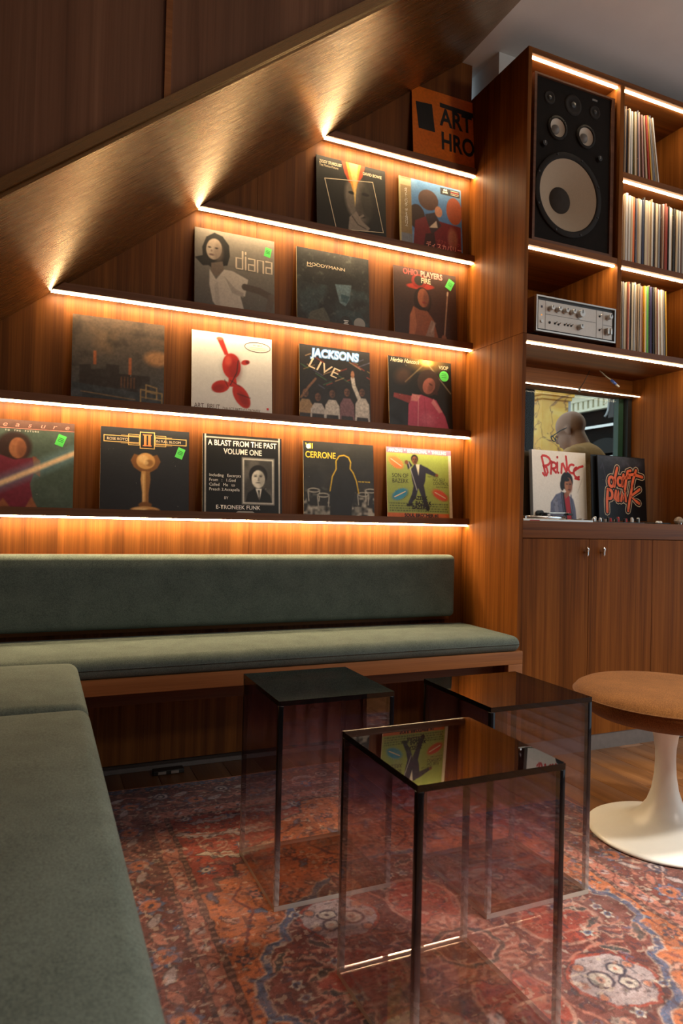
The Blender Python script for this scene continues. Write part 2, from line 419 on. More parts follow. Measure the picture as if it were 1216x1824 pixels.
for x0, x1, hx in ((1.766, 2.1085, 2.086), (2.1110, 2.4700, 2.175), (2.4725, 2.835, 2.81), (2.8375, 3.199, 2.87)):
    d = sbox('door', W_CAB, (x0, x1, CAB_Y, CAB_Y+.019, .066, .8835), cab)
    kn = MB(); kn.cyl((hx, CAB_Y-.014, .829), .0038, .014, 'Y', 12); kn.lathe([(1e-5, -.017), (.0036, -.016), (.0050, -.009), (.0046, 0), (.0058, .008), (.0072, .014), (.0062, .020), (1e-5, .023)], (hx, CAB_Y-.0165, .829), 14)
    kn.build('knob', STEEL, d)
sbox('carcase', W_CAB, (XI, 3.19, CAB_Y+.025, 2.70, .066, .904), cab)
sbox('plinth', GREYP, (XI, 3.20, CAB_Y+.003, 2.65, 0, .0655), cab)
sbox('end_panel', W_CAB, (3.201, 3.22, CAB_Y, 2.70, 0, 2.858), cab)
sbox('bay_panel', W_CAB, (XR+.024, 3.20, CAB_Y+.03, CAB_Y+.045, .957, 2.8345), cab)

LY0, LY1 = CAB_Y+.014, CAB_Y+.025
for x0, x1, z, l in ((XI, XD0, 2.835, 'warm light strip above the loudspeaker'), (XD1, XR, 2.835, 'warm light strip above the top row of records'),
                     (XI, XD0, 2.062, 'warm light strip above the silver amplifier'), (XD1, XR, 2.441, 'warm light strip above the middle row of records'),
                     (XD1, XR, 2.062, 'warm light strip above the bottom row of records'), (XI, XR, 1.678, 'long warm light strip over the music deck niche')):
    led(x0+.003, x1-.003, LY0, LY1, z, l, 'cabinet light strips', bar=LEDCAB, drop=.001, hh=.005)
led(XI+.003, XR-.003, 2.550, 2.557, 1.5925, 'thin warm light strip along the top of the niche window', 'cabinet light strips', bar=LEDNICHE, hh=.003, drop=.001)
sbox('strip_bracket', W_CABX, (XI+.001, XR-.001, 2.548, 2.6015, 1.593, 1.600), cab)

# window at the back of the niche
t = NT('clear_window_glass'); fr = t.node('Fresnel', ins={'IOR': t.math('ADD', 1.45, t.math('MULTIPLY', t.node('NewGeometry').outputs['Backfacing'], -.76))})
mx = t.node('MixShader', ins={0: t.math('MULTIPLY', fr.outputs[0], .3), 1: t.node('BsdfTransparent', ins={0: (.94, .97, .94)}).outputs[0], 2: t.node('BsdfGlossy', ins={'Roughness': .01}).outputs[0]}); t.t.links.new(mx.outputs[0], t.out.inputs[0])
wi = bpy.data.objects.new('window_1', None); link(wi); struct(wi)
GRNF = simple('green_frame_paint', (.030, .075, .050), .4)
sbox('pane', MATS['clear_window_glass'], (XI+.001, XR-.026, 2.630, 2.634, .956, 1.5895), wi)
sbox('window_frame', GRNF, (XR-.058, XR-.026, 2.6345, 2.664, .956, 1.5895), wi)
sbox('window_jamb', BLACK, (XR-.0255, XR-.0005, 2.604, 2.70, .943, 1.5895), wi)
sbox('window_sill', BLACK, (XI+.001, XR-.027, 2.604, 2.70, .943, .9555), wi)
wr = MB()
for q in ((PANEL_X+.02, 3.16, 0, .90), (PANEL_X+.02, 3.16, 1.70, CEIL_Z), (3.16, WIN_X+.1, 0, CEIL_Z)): wr.box(q[0], q[1], 2.7505, 2.85, q[2], q[3])
struct(wr.build('wall_rear', W_DARK))

# ------------------------------------------------------------------ bench
def cushion(name, b, r, crown, mat, div, label=None, cat=None, parent=None, group=None, face='Z', seed=0):
    x0, x1, y0, y1, z0, z1 = b; h = np.array([(x1-x0)/2, (y1-y0)/2, (z1-z0)/2]); c = np.array([(x0+x1)/2, (y0+y1)/2, (z0+z1)/2])
    def fn(p):
        p = p.copy()
        if face == 'Z':
            k = (1-abs(p[0]/h[0])**6)*(1-abs(p[1]/h[1])**4)
            if p[2] > 0: p[2] += crown*max(k, 0)*p[2]/h[2]
        else:
            k = (1-abs(p[0]/h[0])**10)*(1-abs(p[2]/h[2])**4)
            if p[1] < 0: p[1] += crown*max(k, 0)*p[1]/h[1]
        return p
    m = MB(); m.rbox(c, h, r, 5, 0, div, fn); o = m.build(name, mat, parent)
    return tag(o, label, cat, group) if label else o
BX1 = 1.7455
bench = thing('corner_bench', 'built-in walnut corner bench along the record wall', 'bench', (0, 0, 0))
sbox('front_rail', W_RAIL, (-.05, BX1+.006, 2.190, 2.2145, .393, .4425), bench, r=.001)
sbox('seat_board', W_RAIL, (-.598, BX1-.001, 2.215, WALL_Y-.001, .415, .4425), bench)
sbox('stretcher', W_SHELF, (.10, 1.68, 2.285, 2.305, .335, .4145), bench)
sbox('end_leg', W_RAIL, (1.684, BX1+.006, 2.190, 2.2145, 0, .3925), bench, r=.001)
sbox('back_board', W_RAIL, (-.598, 1.668, 2.598, WALL_Y-.0005, .515, .798), bench)
sbox('side_rail', W_RAIL, (.085, .110, -1.2, 2.189, .393, .4425), bench, r=.001)
sbox('side_seat_board', W_RAIL, (-.598, .0845, -1.2, 2.2145, .415, .4425), bench)
sbox('side_stretcher', W_SHELF, (-.05, -.03, -1.2, 2.1, .0, .4145), bench)
cushion('seat_cushion', (-.597, BX1-.001, 2.184, 2.594, .443, .5), .030, .014, GREEN, (24, 8, 1), 'long green wool seat cushion against the record wall', 'cushion')
cushion('back_cushion', (-.597, 1.660, 2.532, 2.597, .535, .800), .022, .010, GREEN, (24, 2, 8), 'long green wool backrest cushion under the lowest record ledge', 'cushion', face='Y')
cushion('seat_cushion', (-.597, .118, 1.672, 2.181, .443, .503), .030, .012, GREEN, (10, 8, 1), 'short green wool seat cushion at the bench corner', 'cushion')
cushion('seat_cushion', (-.597, .118, -1.19, 1.668, .443, .503), .030, .012, GREEN, (10, 24, 1), 'long green wool seat cushion running away from the record wall', 'cushion')

# floor socket under the bench
fs = thing('floor_socket', 'black double power socket on the floor under the bench', 'power socket', (.458, 2.567, 0))
sbox('housing', BLACK, (-.055, .055, -.018, .018, 0, .016), fs, r=.002)
for x in (-.024, .022):
    m = MB(); m.box(x-.014, x+.014, -.0195, -.0182, .003, .013); m.build('outlet', ALU, fs)
# ------------------------------------------------------------------ smoked acrylic tables
TH, TS, TT = .497, .155, .012
def acrylic(name, stops, ior=1.52, rough=.012, opaque=None, body=(.02, .015, .018), bands=0):
    """tinted clear plastic whose smoke tint fades with height; opaque: share of painted body colour, imitating refraction in the thick edges"""
    t = NT(name); v = t.node('TexCoord').outputs['Object']; z = t.node('SeparateXYZ', ins={0: v}).outputs[2]
    zz = t.math('ADD', z, t.math('MULTIPLY', t.math('SUBTRACT', t.noise(v, 9, 2), .5), .02))
    f = t.math('DIVIDE', zz, TH); tint = t.ramp(f, stops)
    tr = t.node('BsdfTransparent', ins={0: tint}); gl = t.node('BsdfGlossy', ins={'Color': (1, 1, 1), 'Roughness': rough})
    bf = t.node('NewGeometry').outputs['Backfacing']
    fr = t.node('Fresnel', ins={'IOR': t.math('ADD', ior, t.math('MULTIPLY', bf, 1/ior-ior))})
    a = tr.outputs[0]
    if opaque is not None:
        df = t.node('BsdfPrincipled'); t.set(df.inputs['Base Color'], body if not isinstance(body, list) else t.ramp(f, body)); df.inputs['Roughness'].default_value = .25; df.inputs['Specular IOR Level'].default_value = .1
        o = t.ramp(f, opaque)
        if bands:       # striations in the edge opacity, painted in place of refracted glints
            wv = t.node('TexWave', wave_type='BANDS', bands_direction='DIAGONAL', ins={'Vector': v, 'Scale': 26.0, 'Distortion': 3.0, 'Detail': 2.0}).outputs['Fac']
            low = t.ramp(f, [(0, g(1)), (.34, g(.6)), (.5, g(0))]); k_ = t.math('SUBTRACT', 1.0, t.math('MULTIPLY', t.math('MULTIPLY', wv, .5), low)); o = t.math('MULTIPLY', o, k_)
        mx = t.node('MixShader', ins={0: o, 1: a, 2: df.outputs[0]}); a = mx.outputs[0]
    mx = t.node('MixShader', ins={0: fr.outputs[0], 1: a, 2: gl.outputs[0]}); t.t.links.new(mx.outputs[0], t.out.inputs[0])
    return t.mat
g = lambda x: (x, x, x)
AC_SIDE = acrylic('smoked_acrylic', [(0.0, (.985, .98, .975)), (.25, (.97, .96, .96)), (.5, (.90, .865, .885)), (.75, (.75, .69, .745)), (1.0, (.58, .51, .58))])
AC_TOP = acrylic('smoked_acrylic_top', [(0, (.50, .44, .46)), (1.0, (.50, .44, .46))], ior=1.75)
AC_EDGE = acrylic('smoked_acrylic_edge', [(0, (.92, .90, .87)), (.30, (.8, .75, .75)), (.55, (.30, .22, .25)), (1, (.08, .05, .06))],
                  opaque=[(0, g(.70)), (.20, g(.52)), (.42, g(.74)), (.60, g(.97)), (1, g(1.0))], body=[(0, (.80, .77, .72)), (.18, (.52, .48, .46)), (.34, (.12, .075, .075)), (.5, (.010, .007, .008)), (1, (.003, .0025, .003))], ior=1.28, bands=1)  # pale lower body imitates refracted glints, dark upper body the tint seen edge-on
AC_BASE = acrylic('clear_acrylic_base', [(0, (.88, .83, .78)), (1, (.88, .83, .78))], ior=1.45)
AC_RIM = acrylic('clear_acrylic_rim', [(0, (.90, .86, .80)), (1, (.90, .86, .80))], opaque=[(0, g(.55)), (1, g(.55))], body=[(0, (.80, .75, .66)), (1, (.80, .75, .66))])  # pale body colour stands in for light refracted into the rim
def side_table():
    r = thing('acrylic_table', 'x', 'side table', (0, 0, 0), 0, 'smoked acrylic tables on the rug')
    s, e = TS, TT
    m = MB()
    m.box(-s, s, -s, s, TH-e, TH); o = m.build('top_panel', [AC_TOP, AC_EDGE], r)
    for p in o.data.polygons: p.material_index = 0 if abs(p.normal.z) > .5 else 1
    g0 = .0003
    for k in range(4):
        m = MB()
        if k < 2:
            y = (-s, -s+e) if k == 0 else (s-e, s); m.box(-s+e+g0, s-e-g0, y[0], y[1], e+g0, TH-e-g0)
        else:
            x = (-s, -s+e) if k == 2 else (s-e, s); m.box(x[0], x[1], -s+e+g0, s-e-g0, e+g0, TH-e-g0)
        m.build('side_panel', AC_SIDE, r)
    for sx in (-1, 1):
        for sy in (-1, 1):
            m = MB(); x = sorted((sx*s, sx*(s-e))); y = sorted((sy*s, sy*(s-e)))
            m.bbox(x[0], x[1], y[0], y[1], e+g0, TH-e-g0, r=.0008, seg=1); m.build('corner_edge', AC_EDGE, r)
    m = MB(); m.box(-s, s, -s, s, .0002, e); o = m.build('bottom_panel', [AC_BASE, AC_RIM], r)
    for p in o.data.polygons: p.material_index = 0 if abs(p.normal.z) > .5 else 1
    return r
RUG_Z = .009
T = side_table()
for i, (x, y, l) in enumerate(((.689, 1.714, 'smoked clear acrylic box table closest to the long bench seat cushion'),
                               (1.144, 1.503, 'smoked clear acrylic box table beside the tulip stool'),
                               (.739, 1.145, 'smoked clear acrylic box table mirroring a green record sleeve, farthest from the bench'))):
    o = T if i == 0 else copy_tree(T)
    o.location = (x, y, RUG_Z-.0005); o['label'] = l

# ------------------------------------------------------------------ tulip stool
SX, SY = 1.765, 1.525
stool = thing('tulip_stool', 'round tulip stool with brown woven seat on white pedestal', 'stool', (SX, SY, .0095))
m = MB(); m.lathe([(1e-5, 0), (.218, 0), (.2215, .003), (.221, .008), (.213, .0125), (.185, .018), (.145, .027), (.105, .042), (.074, .064), (.052, .096), (.0385, .135), (.0315, .18), (.0290, .225), (.0300, .26), (.036, .30), (.047, .33), (.060, .348), (1e-5, .350)], n=72)
m.build('pedestal', TULIP, stool)
m = MB(); m.lathe([(1e-5, .341), (.10, .342), (.17, .348), (.222, .362), (.256, .384), (.2685, .404), (.2705, .417)], n=72); m.lathe([(.2705, .417), (.2700, .4190), (.2690, .4205)], n=72)
m.lathe([(.2690, .4205), (.262, .432), (.245, .441), (.20, .449), (.12, .4535), (1e-5, .455)], n=72); m.build('seat_cushion', BROWN, stool)
m = MB(); m.lathe([(.2700, .4165), (.2722, .4180), (.2722, .4200), (.2692, .4212)], n=72); m.build('seat_piping', fabric('dark_brown_piping', (.10, .04, .012), (.16, .065, .02)), stool)

# ------------------------------------------------------------------ persian rug (pattern woven into the pile: colour per knot)
RX0, RX1, RY0, RY1 = .10, 1.680, .125, 2.435
RCX, RCY = .889, 1.280
QS = .002
def vnoise(u, v, s, seed):
    r = np.random.RandomState(seed); G = r.rand(64, 64); a, b = u*s, v*s
    i, j = np.floor(a).astype(int), np.floor(b).astype(int); fa, fb = a-i, b-j; fa = fa*fa*(3-2*fa); fb = fb*fb*(3-2*fb)
    g_ = lambda p, q: G[p % 64, q % 64]
    return (g_(i, j)*(1-fa)+g_(i+1, j)*fa)*(1-fb)+(g_(i, j+1)*(1-fa)+g_(i+1, j+1)*fa)*fb
RUGC = [np.array(rgb(*c)) for c in ((200, 108, 62), (170, 70, 52), (122, 56, 46), (78, 52, 46), (52, 56, 68), (84, 100, 124), (200, 142, 118), (184, 158, 150), (186, 110, 88), (62, 68, 64), (210, 186, 164))]
def paint_quadrant():
    ORANGE, RED_, DRED, BROWN_, NAVY, BLUE_, PINK, LILAC, SALM, TEAL, CREAM = RUGC
    dx, dy = np.meshgrid(np.arange(0, .806, QS), np.arange(0, 1.17, QS)); sx, sy = dx, dy; X, Y = RCX+dx, RCY+dy; Xw, Yw = X, Y
    C = np.zeros(X.shape+(3,)); C[:] = ORANGE; rs = np.random.RandomState(3)
    def put(mask, col, a=1.0):
        mk = np.clip(mask, 0, 1)[..., None]*a; C[:] = C*(1-mk)+col*mk
    def sm(d, w=.0022): return np.clip(.5-d/w, 0, 1)                 # inside where d < 0
    def win(cx, cy, r):
        i0, i1 = max(0, int((cx-r)/QS)), max(0, int((cx+r)/QS)+2); j0, j1 = max(0, int((cy-r)/QS)), max(0, int((cy+r)/QS)+2); return slice(j0, j1), slice(i0, i1)
    def putw(w_, mask, col, a=1.0):
        mk = np.clip(mask, 0, 1)[..., None]*a; C[w_] = C[w_]*(1-mk)+col*mk
    def seg(ax, ay, bx, by, px, py):
        vx, vy = bx-ax, by-ay; t_ = np.clip(((px-ax)*vx+(py-ay)*vy)/(vx*vx+vy*vy+1e-12), 0, 1); return np.hypot(px-ax-t_*vx, py-ay-t_*vy)
    def pl(pts, px, py):
        d = None
        for (a, b), (c, e) in zip(pts[:-1], pts[1:]):
            q = seg(a, b, c, e, px, py); d = q if d is None else np.minimum(d, q)
        return d
    def inside(poly, px, py):
        r = np.zeros(px.shape, bool); n = len(poly)
        for i in range(n):
            x1, y1 = poly[i]; x2, y2 = poly[(i+1) % n]
            c = ((y1 > py) != (y2 > py)) & (px < (x2-x1)*(py-y1)/(y2-y1+1e-12)+x1); r ^= c
        return r.astype(float)
    def flower(px, py, cx, cy, r, pet, c1, c2, c3, n=8, ph=0.0, a=1.0):
        w_ = win(cx, cy, r*1.4); u, v = dx[w_]-cx, dy[w_]-cy
        if u.size == 0: return
        rr = np.hypot(u, v); th = np.arctan2(v, u); rad = r*(.78+.22*np.cos(n*(th+ph)))
        putw(w_, sm(rr-rad*1.16), c3, a); putw(w_, sm(rr-rad), c1, a); putw(w_, sm(rr-r*.52), c2, a); putw(w_, sm(rr-r*.24), c3, a)
    def leaf(px, py, cx, cy, L, w, an, c1, edge=None, al=1.0):
        w_ = win(cx, cy, L+.008); u0, v0 = dx[w_]-cx, dy[w_]-cy
        if u0.size == 0: return
        u = u0*math.cos(an)+v0*math.sin(an); v = -u0*math.sin(an)+v0*math.cos(an)
        t_ = np.clip(u/L, -1, 1); d = np.abs(v+.25*w*np.sin(u*110))-w*(1-t_**2)*(.8+.2*np.cos(u*260))+np.where(np.abs(u) > L, 9, 0)
        if edge is not None: putw(w_, sm(d-.004), edge, al)
        putw(w_, sm(d), c1, al)
    # --- field: small sprays scattered on the orange ground
    cellx, celly = .085, .085
    for i in range(0, 8):
        for j in range(0, 12):
            ox, oy = (i+.5+.3*((j*7+i*3) % 5-2)/2.5*.6)*cellx, (j+.5+.3*((j*5+i*11) % 7-3)/3.5*.6)*celly
            k = (i*5+j*3) % 4
            if k == 0: flower(dx, dy, ox, oy, .020, 6, NAVY, SALM, BROWN_, 6)
            elif k == 1: leaf(dx, dy, ox, oy, .026, .010, .6+j, BLUE_, BROWN_)
            elif k == 2: leaf(dx, dy, ox, oy, .022, .009, 2.1+i, PINK, BROWN_)
            else: flower(dx, dy, ox, oy, .016, 5, PINK, RED_, NAVY, 5)
    for pts in ([(.06, .46), (.12, .50), (.16, .57), (.12, .64), (.04, .66)], [(.30, .40), (.34, .47), (.30, .52), (.24, .52)], [(.46, .16), (.43, .24), (.40, .30), (.43, .37), (.40, .42)], [(.20, .48), (.26, .56), (.22, .66), (.12, .72)]):
        put(sm(pl(pts, dx, dy)-.0042), DRED)
    # --- corner spandrels
    sp = [(.503, .42), (.45, .42), (.45, .475), (.39, .475), (.39, .53), (.33, .55), (.30, .62), (.22, .66), (.20, .74), (.10, .78), (.08, .86), (0, .87), (0, .95), (.503, .95)]
    put(inside(sp, dx, dy), RED_); put(sm(pl(sp[:-2], dx, dy)-.0050), BROWN_)
    for (cx, cy, L, w, a) in ((.40, .60, .075, .020, .35), (.30, .72, .095, .022, .15), (.44, .74, .075, .018, .3), (.36, .83, .10, .020, -.1), (.18, .84, .08, .018, .1)):
        leaf(dx, dy, cx, cy, L, w, a, LILAC if cy > .65 else CREAM, BROWN_); leaf(dx, dy, cx-.005, cy+.003, L*.5, w*.35, a, SALM)
    for (cx, cy) in ((.46, .53), (.25, .80), (.45, .86), (.33, .64), (.10, .85)): flower(dx, dy, cx, cy, .022, 7, BLUE_, CREAM, NAVY, 7)
    put(sm(np.abs(np.hypot(dx-.41, dy-.67)-.038)-.0032), PINK)
    # --- medallion
    med = [(0, .44), (.10, .43), (.13, .38), (.21, .36), (.24, .31), (.31, .29), (.325, .245), (.355, .215), (.36, .170), (.40, .160), (.425, .125), (.43, .07), (.46, .05), (.47, .0)]
    poly = med+[(0, 0)]
    put(inside(poly, dx, dy), DRED); put(sm(pl(med, dx, dy)-.0085), BLUE_); put(sm(np.abs(pl(med, dx, dy)-.0105)-.0022), CREAM, .55)
    put(vnoise(X, Y, 22, 9)*inside(poly, dx, dy)*(np.abs(pl(med, dx, dy)) > .012), BROWN_, .55)
    # red lobes between the cartouches
    for (cx, cy, rx, ry) in ((0, .19, .085, .11), (.26, 0, .10, .085)):
        e = np.hypot((dx-cx)/rx, (dy-cy)/ry); put(sm((e-1)*.08), RED_); put(sm(np.abs(e-1)*.08-.004), PINK, .8)
    # lilac cartouches
    u, v = dx-.221, dy-.204; ca, sa = math.cos(-.15), math.sin(-.15); cu, cv = u*ca-v*sa, u*sa+v*ca
    hexd = np.maximum(np.abs(cu)*.82+np.abs(cv)*.62-.082, np.maximum(np.abs(cu)-.088, np.abs(cv)-.074))
    put(sm(hexd-.013), BROWN_); put(sm(hexd-.009), RED_, .9); put(sm(hexd), LILAC)
    scroll = np.minimum(np.minimum(np.abs(np.hypot(cu-.024, cv-.016)-.020), np.abs(np.hypot(cu-.026, cv+.026)-.018)), np.abs(np.hypot(cu+.028, cv+.002)-.026))
    put(sm(scroll-.0030), NAVY); put(sm(np.hypot(cu-.024, cv-.016)-.016), CREAM); put(sm(np.hypot(cu-.026, cv+.026)-.014), CREAM); put(sm(np.hypot(cu+.028, cv+.002)-.021), CREAM)
    put(sm(np.hypot(cu-.024, cv-.016)-.006), NAVY); put(sm(np.hypot(cu-.026, cv+.026)-.005), SALM); put(sm(np.hypot(cu+.028, cv+.002)-.009), PINK); put(sm(np.hypot(cu+.028, cv+.002)-.004), NAVY)
    for (a, b) in ((.062, .030), (-.055, -.045), (.060, -.035), (-.058, .045)): put(sm(np.hypot(cu-a, cv-b)-.010), ORANGE, .8); put(sm(np.abs(np.hypot(cu-a, cv-b)-.013)-.002), NAVY, .8)
    # palmettes
    for (cx, cy, an) in ((.36, .075, .35), (.15, .345, 1.2), (.10, .045, .4)):
        leaf(dx, dy, cx, cy, .062, .030, an, PINK, TEAL); leaf(dx, dy, cx, cy, .044, .017, an, DRED, NAVY); leaf(dx, dy, cx, cy, .026, .007, an, SALM)
    for (cx, cy, an) in ((.30, .125, .9), (.33, .03, -.4), (.06, .30, 1.8), (.40, .10, 2.2), (.05, .38, .2)): leaf(dx, dy, cx, cy, .036, .011, an, TEAL, PINK)
    for (cx, cy) in ((.39, .02), (.29, .06), (.02, .33), (.09, .38), (.31, .25), (.19, .30)): flower(dx, dy, cx, cy, .017, 5, CREAM, BLUE_, BROWN_, 5)
    for pts in ([(.10, .10), (.17, .12), (.28, .10), (.34, .11)], [(.06, .13), (.09, .24), (.12, .31)], [(.14, .06), (.25, .04), (.40, .05)]): put(sm(pl(pts, dx, dy)-.0030), SALM)
    # centre rosette with feathered rays
    rr = np.hypot(sx, sy*1.02); th = np.arctan2(sy, sx)
    ray_ = .5+.5*np.cos(th*26); rad = .128+.010*np.cos(th*8); put(sm(rr-rad), BROWN_); put(sm(rr-rad+.004), SALM)
    put(ray_*sm(rr-rad+.006), DRED, .8); put((np.cos(th*26+rr*160) > .35)*sm(rr-rad+.010), PINK, .7)
    oc = np.maximum(np.maximum(np.abs(sx)/.062, np.abs(sy)/.052), (np.abs(sx)/.062+np.abs(sy)/.052)*.70)
    put(sm((oc-1.30)*.05), TEAL); put(sm((oc-1.12)*.05), PINK); put(sm((oc-1.03)*.05), DRED)
    flower(sx, sy, 0, 0, .024, 4, SALM, NAVY, PINK, 4)
    # --- border
    bx, by = dx-.533, dy-.91; ed = np.maximum(bx, by)                 # distance outwards from the guard stripe's middle
    along = np.where(bx > by, Yw, Xw)
    put((ed > -.037).astype(float), BROWN_); bd = (ed > -.036)
    put((ed > -.0345)*(ed < -.022)*((np.floor(along/.011) % 2) > 0), PINK, .45)
    put(((ed > -.021)*(ed < .021)).astype(float), SALM)
    ph = (along % .066)/.066-.5
    put(sm(np.hypot(ph*.066, ed)-.0125)*(np.abs(ed) < .02), LILAC, .8); put(sm(np.hypot(ph*.066-.006, ed+.004)-.0065)*(np.abs(ed) < .02), NAVY)
    put(sm(np.abs(ed-.016*np.sin(along/.066*2*np.pi))-.003)*(np.abs(ed) < .021), DRED)
    put((ed > .0215)*(ed < .034)*((np.floor(along/.011) % 2) > 0), PINK, .45)
    put((ed > .034).astype(float), DRED); put((ed > .034)*vnoise(X, Y, 30, 12), BROWN_, .7)
    # main border: meander with rosettes
    md = ed-.118; Lp = .205; q = (along/Lp)
    wv = .048*np.sin(q*2*np.pi)
    put(sm(np.abs(md-wv)-.0042)*(ed > .036)*(ed < .195), SALM)
    put(sm(np.abs(md+wv*.75)-.0032)*(ed > .036)*(ed < .195), PINK, .8)
    fr = (q-np.floor(q)-.25)*Lp; k2 = np.floor(q).astype(int) % 2
    for shift, off, big in ((0.0, -.030, 1), (.5*Lp, .032, 0)):
        f2 = ((along-.25*Lp+shift+Lp/2) % Lp)-Lp/2; rr2 = np.hypot(f2, md-off); th2 = np.arctan2(md-off, f2); r0 = .040 if big else .034
        rd = r0*(.84+.16*np.cos(8*th2)); M_ = (ed > .036)*(ed < .200)
        put(sm(rr2-rd*1.1)*M_, BROWN_); put(sm(rr2-rd)*M_, BLUE_ if big else NAVY); put(sm(rr2-r0*.66)*M_, SALM if big else LILAC); put(sm(rr2-r0*.42)*M_, ORANGE if big else NAVY); put(sm(rr2-r0*.18)*M_, NAVY if big else CREAM)
        for s_ in (-1, 1):
            an = .5*s_; u2 = (f2-s_*.066)*math.cos(an)+(md-off)*math.sin(an); v2 = -(f2-s_*.066)*math.sin(an)+(md-off)*math.cos(an)
            d2 = np.abs(v2)-.011*(1-np.clip(u2/.030, -1, 1)**2)+np.where(np.abs(u2) > .030, 9, 0); put(sm(d2-.003)*M_, TEAL); put(sm(d2)*M_, SALM if s_ > 0 else LILAC)
    # outer guard and plain edge
    put((ed > .196).astype(float), BROWN_); put((ed > .199)*((np.floor(along/.014) % 2) > 0)*(ed < .208), SALM, .8)
    put((ed > .211).astype(float), NAVY); put((ed > .211)*(vnoise(X, Y, 140, 5) > .55), BLUE_, .7); put((ed > .211)*(vnoise(X, Y, 110, 15) > .68), SALM, .55)
    # small fillers everywhere: buds, leaves and knots between the large motifs
    pts_ = []
    for k in range(1500):
        cx, cy = rs.rand()*.79, rs.rand()*1.15
        if any(abs(cx-p)+abs(cy-q) < .027 for p, q in pts_[-500:]): continue
        e_ = max(cx-.533, cy-.91)
        if -.037 < e_ < .034 or e_ > .196: continue
        if abs(cx-.221) < .10 and abs(cy-.204) < .085 and rs.rand() < .8: continue
        if math.hypot(cx, cy) < .14: continue
        pts_.append((cx, cy)); base = C[min(int(cy/QS), C.shape[0]-1), min(int(cx/QS), C.shape[1]-1)]; pal_ = [NAVY, BLUE_, PINK, CREAM, BROWN_, SALM, TEAL, DRED]
        c1 = pal_[rs.randint(8)]; c2 = pal_[rs.randint(8)]; al = .45+.35*rs.rand(); an = rs.rand()*6.3; z_ = rs.rand()
        if z_ < .35: leaf(0, 0, cx, cy, .010+.010*rs.rand(), .0035+.004*rs.rand(), an, c1, None, al)
        elif z_ < .6: flower(0, 0, cx, cy, .007+.006*rs.rand(), 5, c1, c2, BROWN_, 5, an, al)
        elif z_ < .85:
            w_ = win(cx, cy, .03); p2 = (cx+.013*math.cos(an), cy+.013*math.sin(an)); p3 = (p2[0]+.011*math.cos(an+1.3), p2[1]+.011*math.sin(an+1.3)); putw(w_, sm(pl([(cx, cy), p2, p3], dx[w_], dy[w_])-.0022), c1, al)
        else:
            w_ = win(cx, cy, .02); putw(w_, sm(np.abs(np.hypot(dx[w_]-cx, dy[w_]-cy)-.008)-.0022), c1, al)
    return C
def paint_rug(X, Y):
    ORANGE, RED_, DRED, BROWN_, NAVY, BLUE_, PINK, LILAC, SALM, TEAL, CREAM = RUGC
    Q = paint_quadrant()
    Xw = X+.008*(vnoise(X, Y, 30, 1)-.5)+.005*(vnoise(X, Y, 95, 6)-.5); Yw = Y+.008*(vnoise(X, Y, 30, 2)-.5)+.005*(vnoise(X, Y, 95, 7)-.5)
    qi = np.clip(np.abs(Xw-RCX)/QS, 0, Q.shape[1]-1.001); qj = np.clip(np.abs(Yw-RCY)/QS, 0, Q.shape[0]-1.001); i0, j0 = qi.astype(int), qj.astype(int); fi, fj = (qi-i0)[..., None], (qj-j0)[..., None]
    i1, j1 = np.minimum(i0+1, Q.shape[1]-1), np.minimum(j0+1, Q.shape[0]-1)
    C = (Q[j0, i0]*(1-fi)+Q[j0, i1]*fi)*(1-fj)+(Q[j1, i0]*(1-fi)+Q[j1, i1]*fi)*fj
    # wear: weft streaks along x, knots, faded and soiled patches
    n1 = vnoise(X*.12, Y, 160, 21); n2 = vnoise(X, Y, 230, 22); n3 = vnoise(X, Y, 7, 23); n4 = vnoise(X*.2, Y, 320, 24); n5 = vnoise(X, Y, 60, 25)
    C = C*(.50+.30*n1+.30*n4+.42*n2)[..., None]*np.array([.90, 1.02, 1.12])
    G_ = np.array(rgb(150, 112, 104)); a_ = np.clip(.10+.28*n3*n5*2+.30*(n2 > .80), 0, .6)[..., None]; C = C*(1-a_)+G_*a_
    b_ = np.clip((vnoise(X, Y, 18, 33)-.45)*1.6, 0, .5)[..., None]; C = C*(1-b_)+(C*.45+np.array(rgb(64, 44, 44))*.35)*b_
    for sd, lo, col, al in ((31, .80, NAVY, .45), (32, .84, CREAM, .35), (34, .82, BROWN_, .45)):
        mk = (vnoise(X, Y, 95, sd) > lo)[..., None]*al; C = C*(1-mk)+col*mk
    return np.clip(C, 0, 1)
STEP = .003
gx = np.linspace(RX0, RX1, int((RX1-RX0)/STEP)+1); gy = np.concatenate([np.linspace(RY0, .78, 60)[:-1], np.linspace(.78, RY1, int((RY1-.78)/STEP)+1)])
GX, GY = np.meshgrid(gx, gy); nxg, nyg = len(gx), len(gy)
COLR = paint_rug(GX, GY)
tx = (GX-RX0)/(RX1-RX0); ty = (GY-RY0)/(RY1-RY0)
def edge_x(y): return .010*np.sin(y*9.0)+.006*np.sin(y*23.0+1)-.024*np.clip((y-2.0)/.15, 0, 1)
def edge_y(x): return .006*np.sin(x*7.0+.5)
PX = GX+edge_x(GY)*tx**8; PY = GY+edge_y(GX)*ty**8; PZ = np.full(GX.shape, RUG_Z-.001)
me = bpy.data.meshes.new('rug'); vs = np.stack([PX, PY, PZ], -1).reshape(-1, 3)
ii = (np.arange(nyg-1)[:, None]*nxg+np.arange(nxg-1)[None, :]).reshape(-1); fc = np.stack([ii, ii+1, ii+1+nxg, ii+nxg], 1)
me.vertices.add(len(vs)); me.vertices.foreach_set('co', vs.reshape(-1)); me.loops.add(fc.size); me.loops.foreach_set('vertex_index', fc.reshape(-1).astype(np.int32))
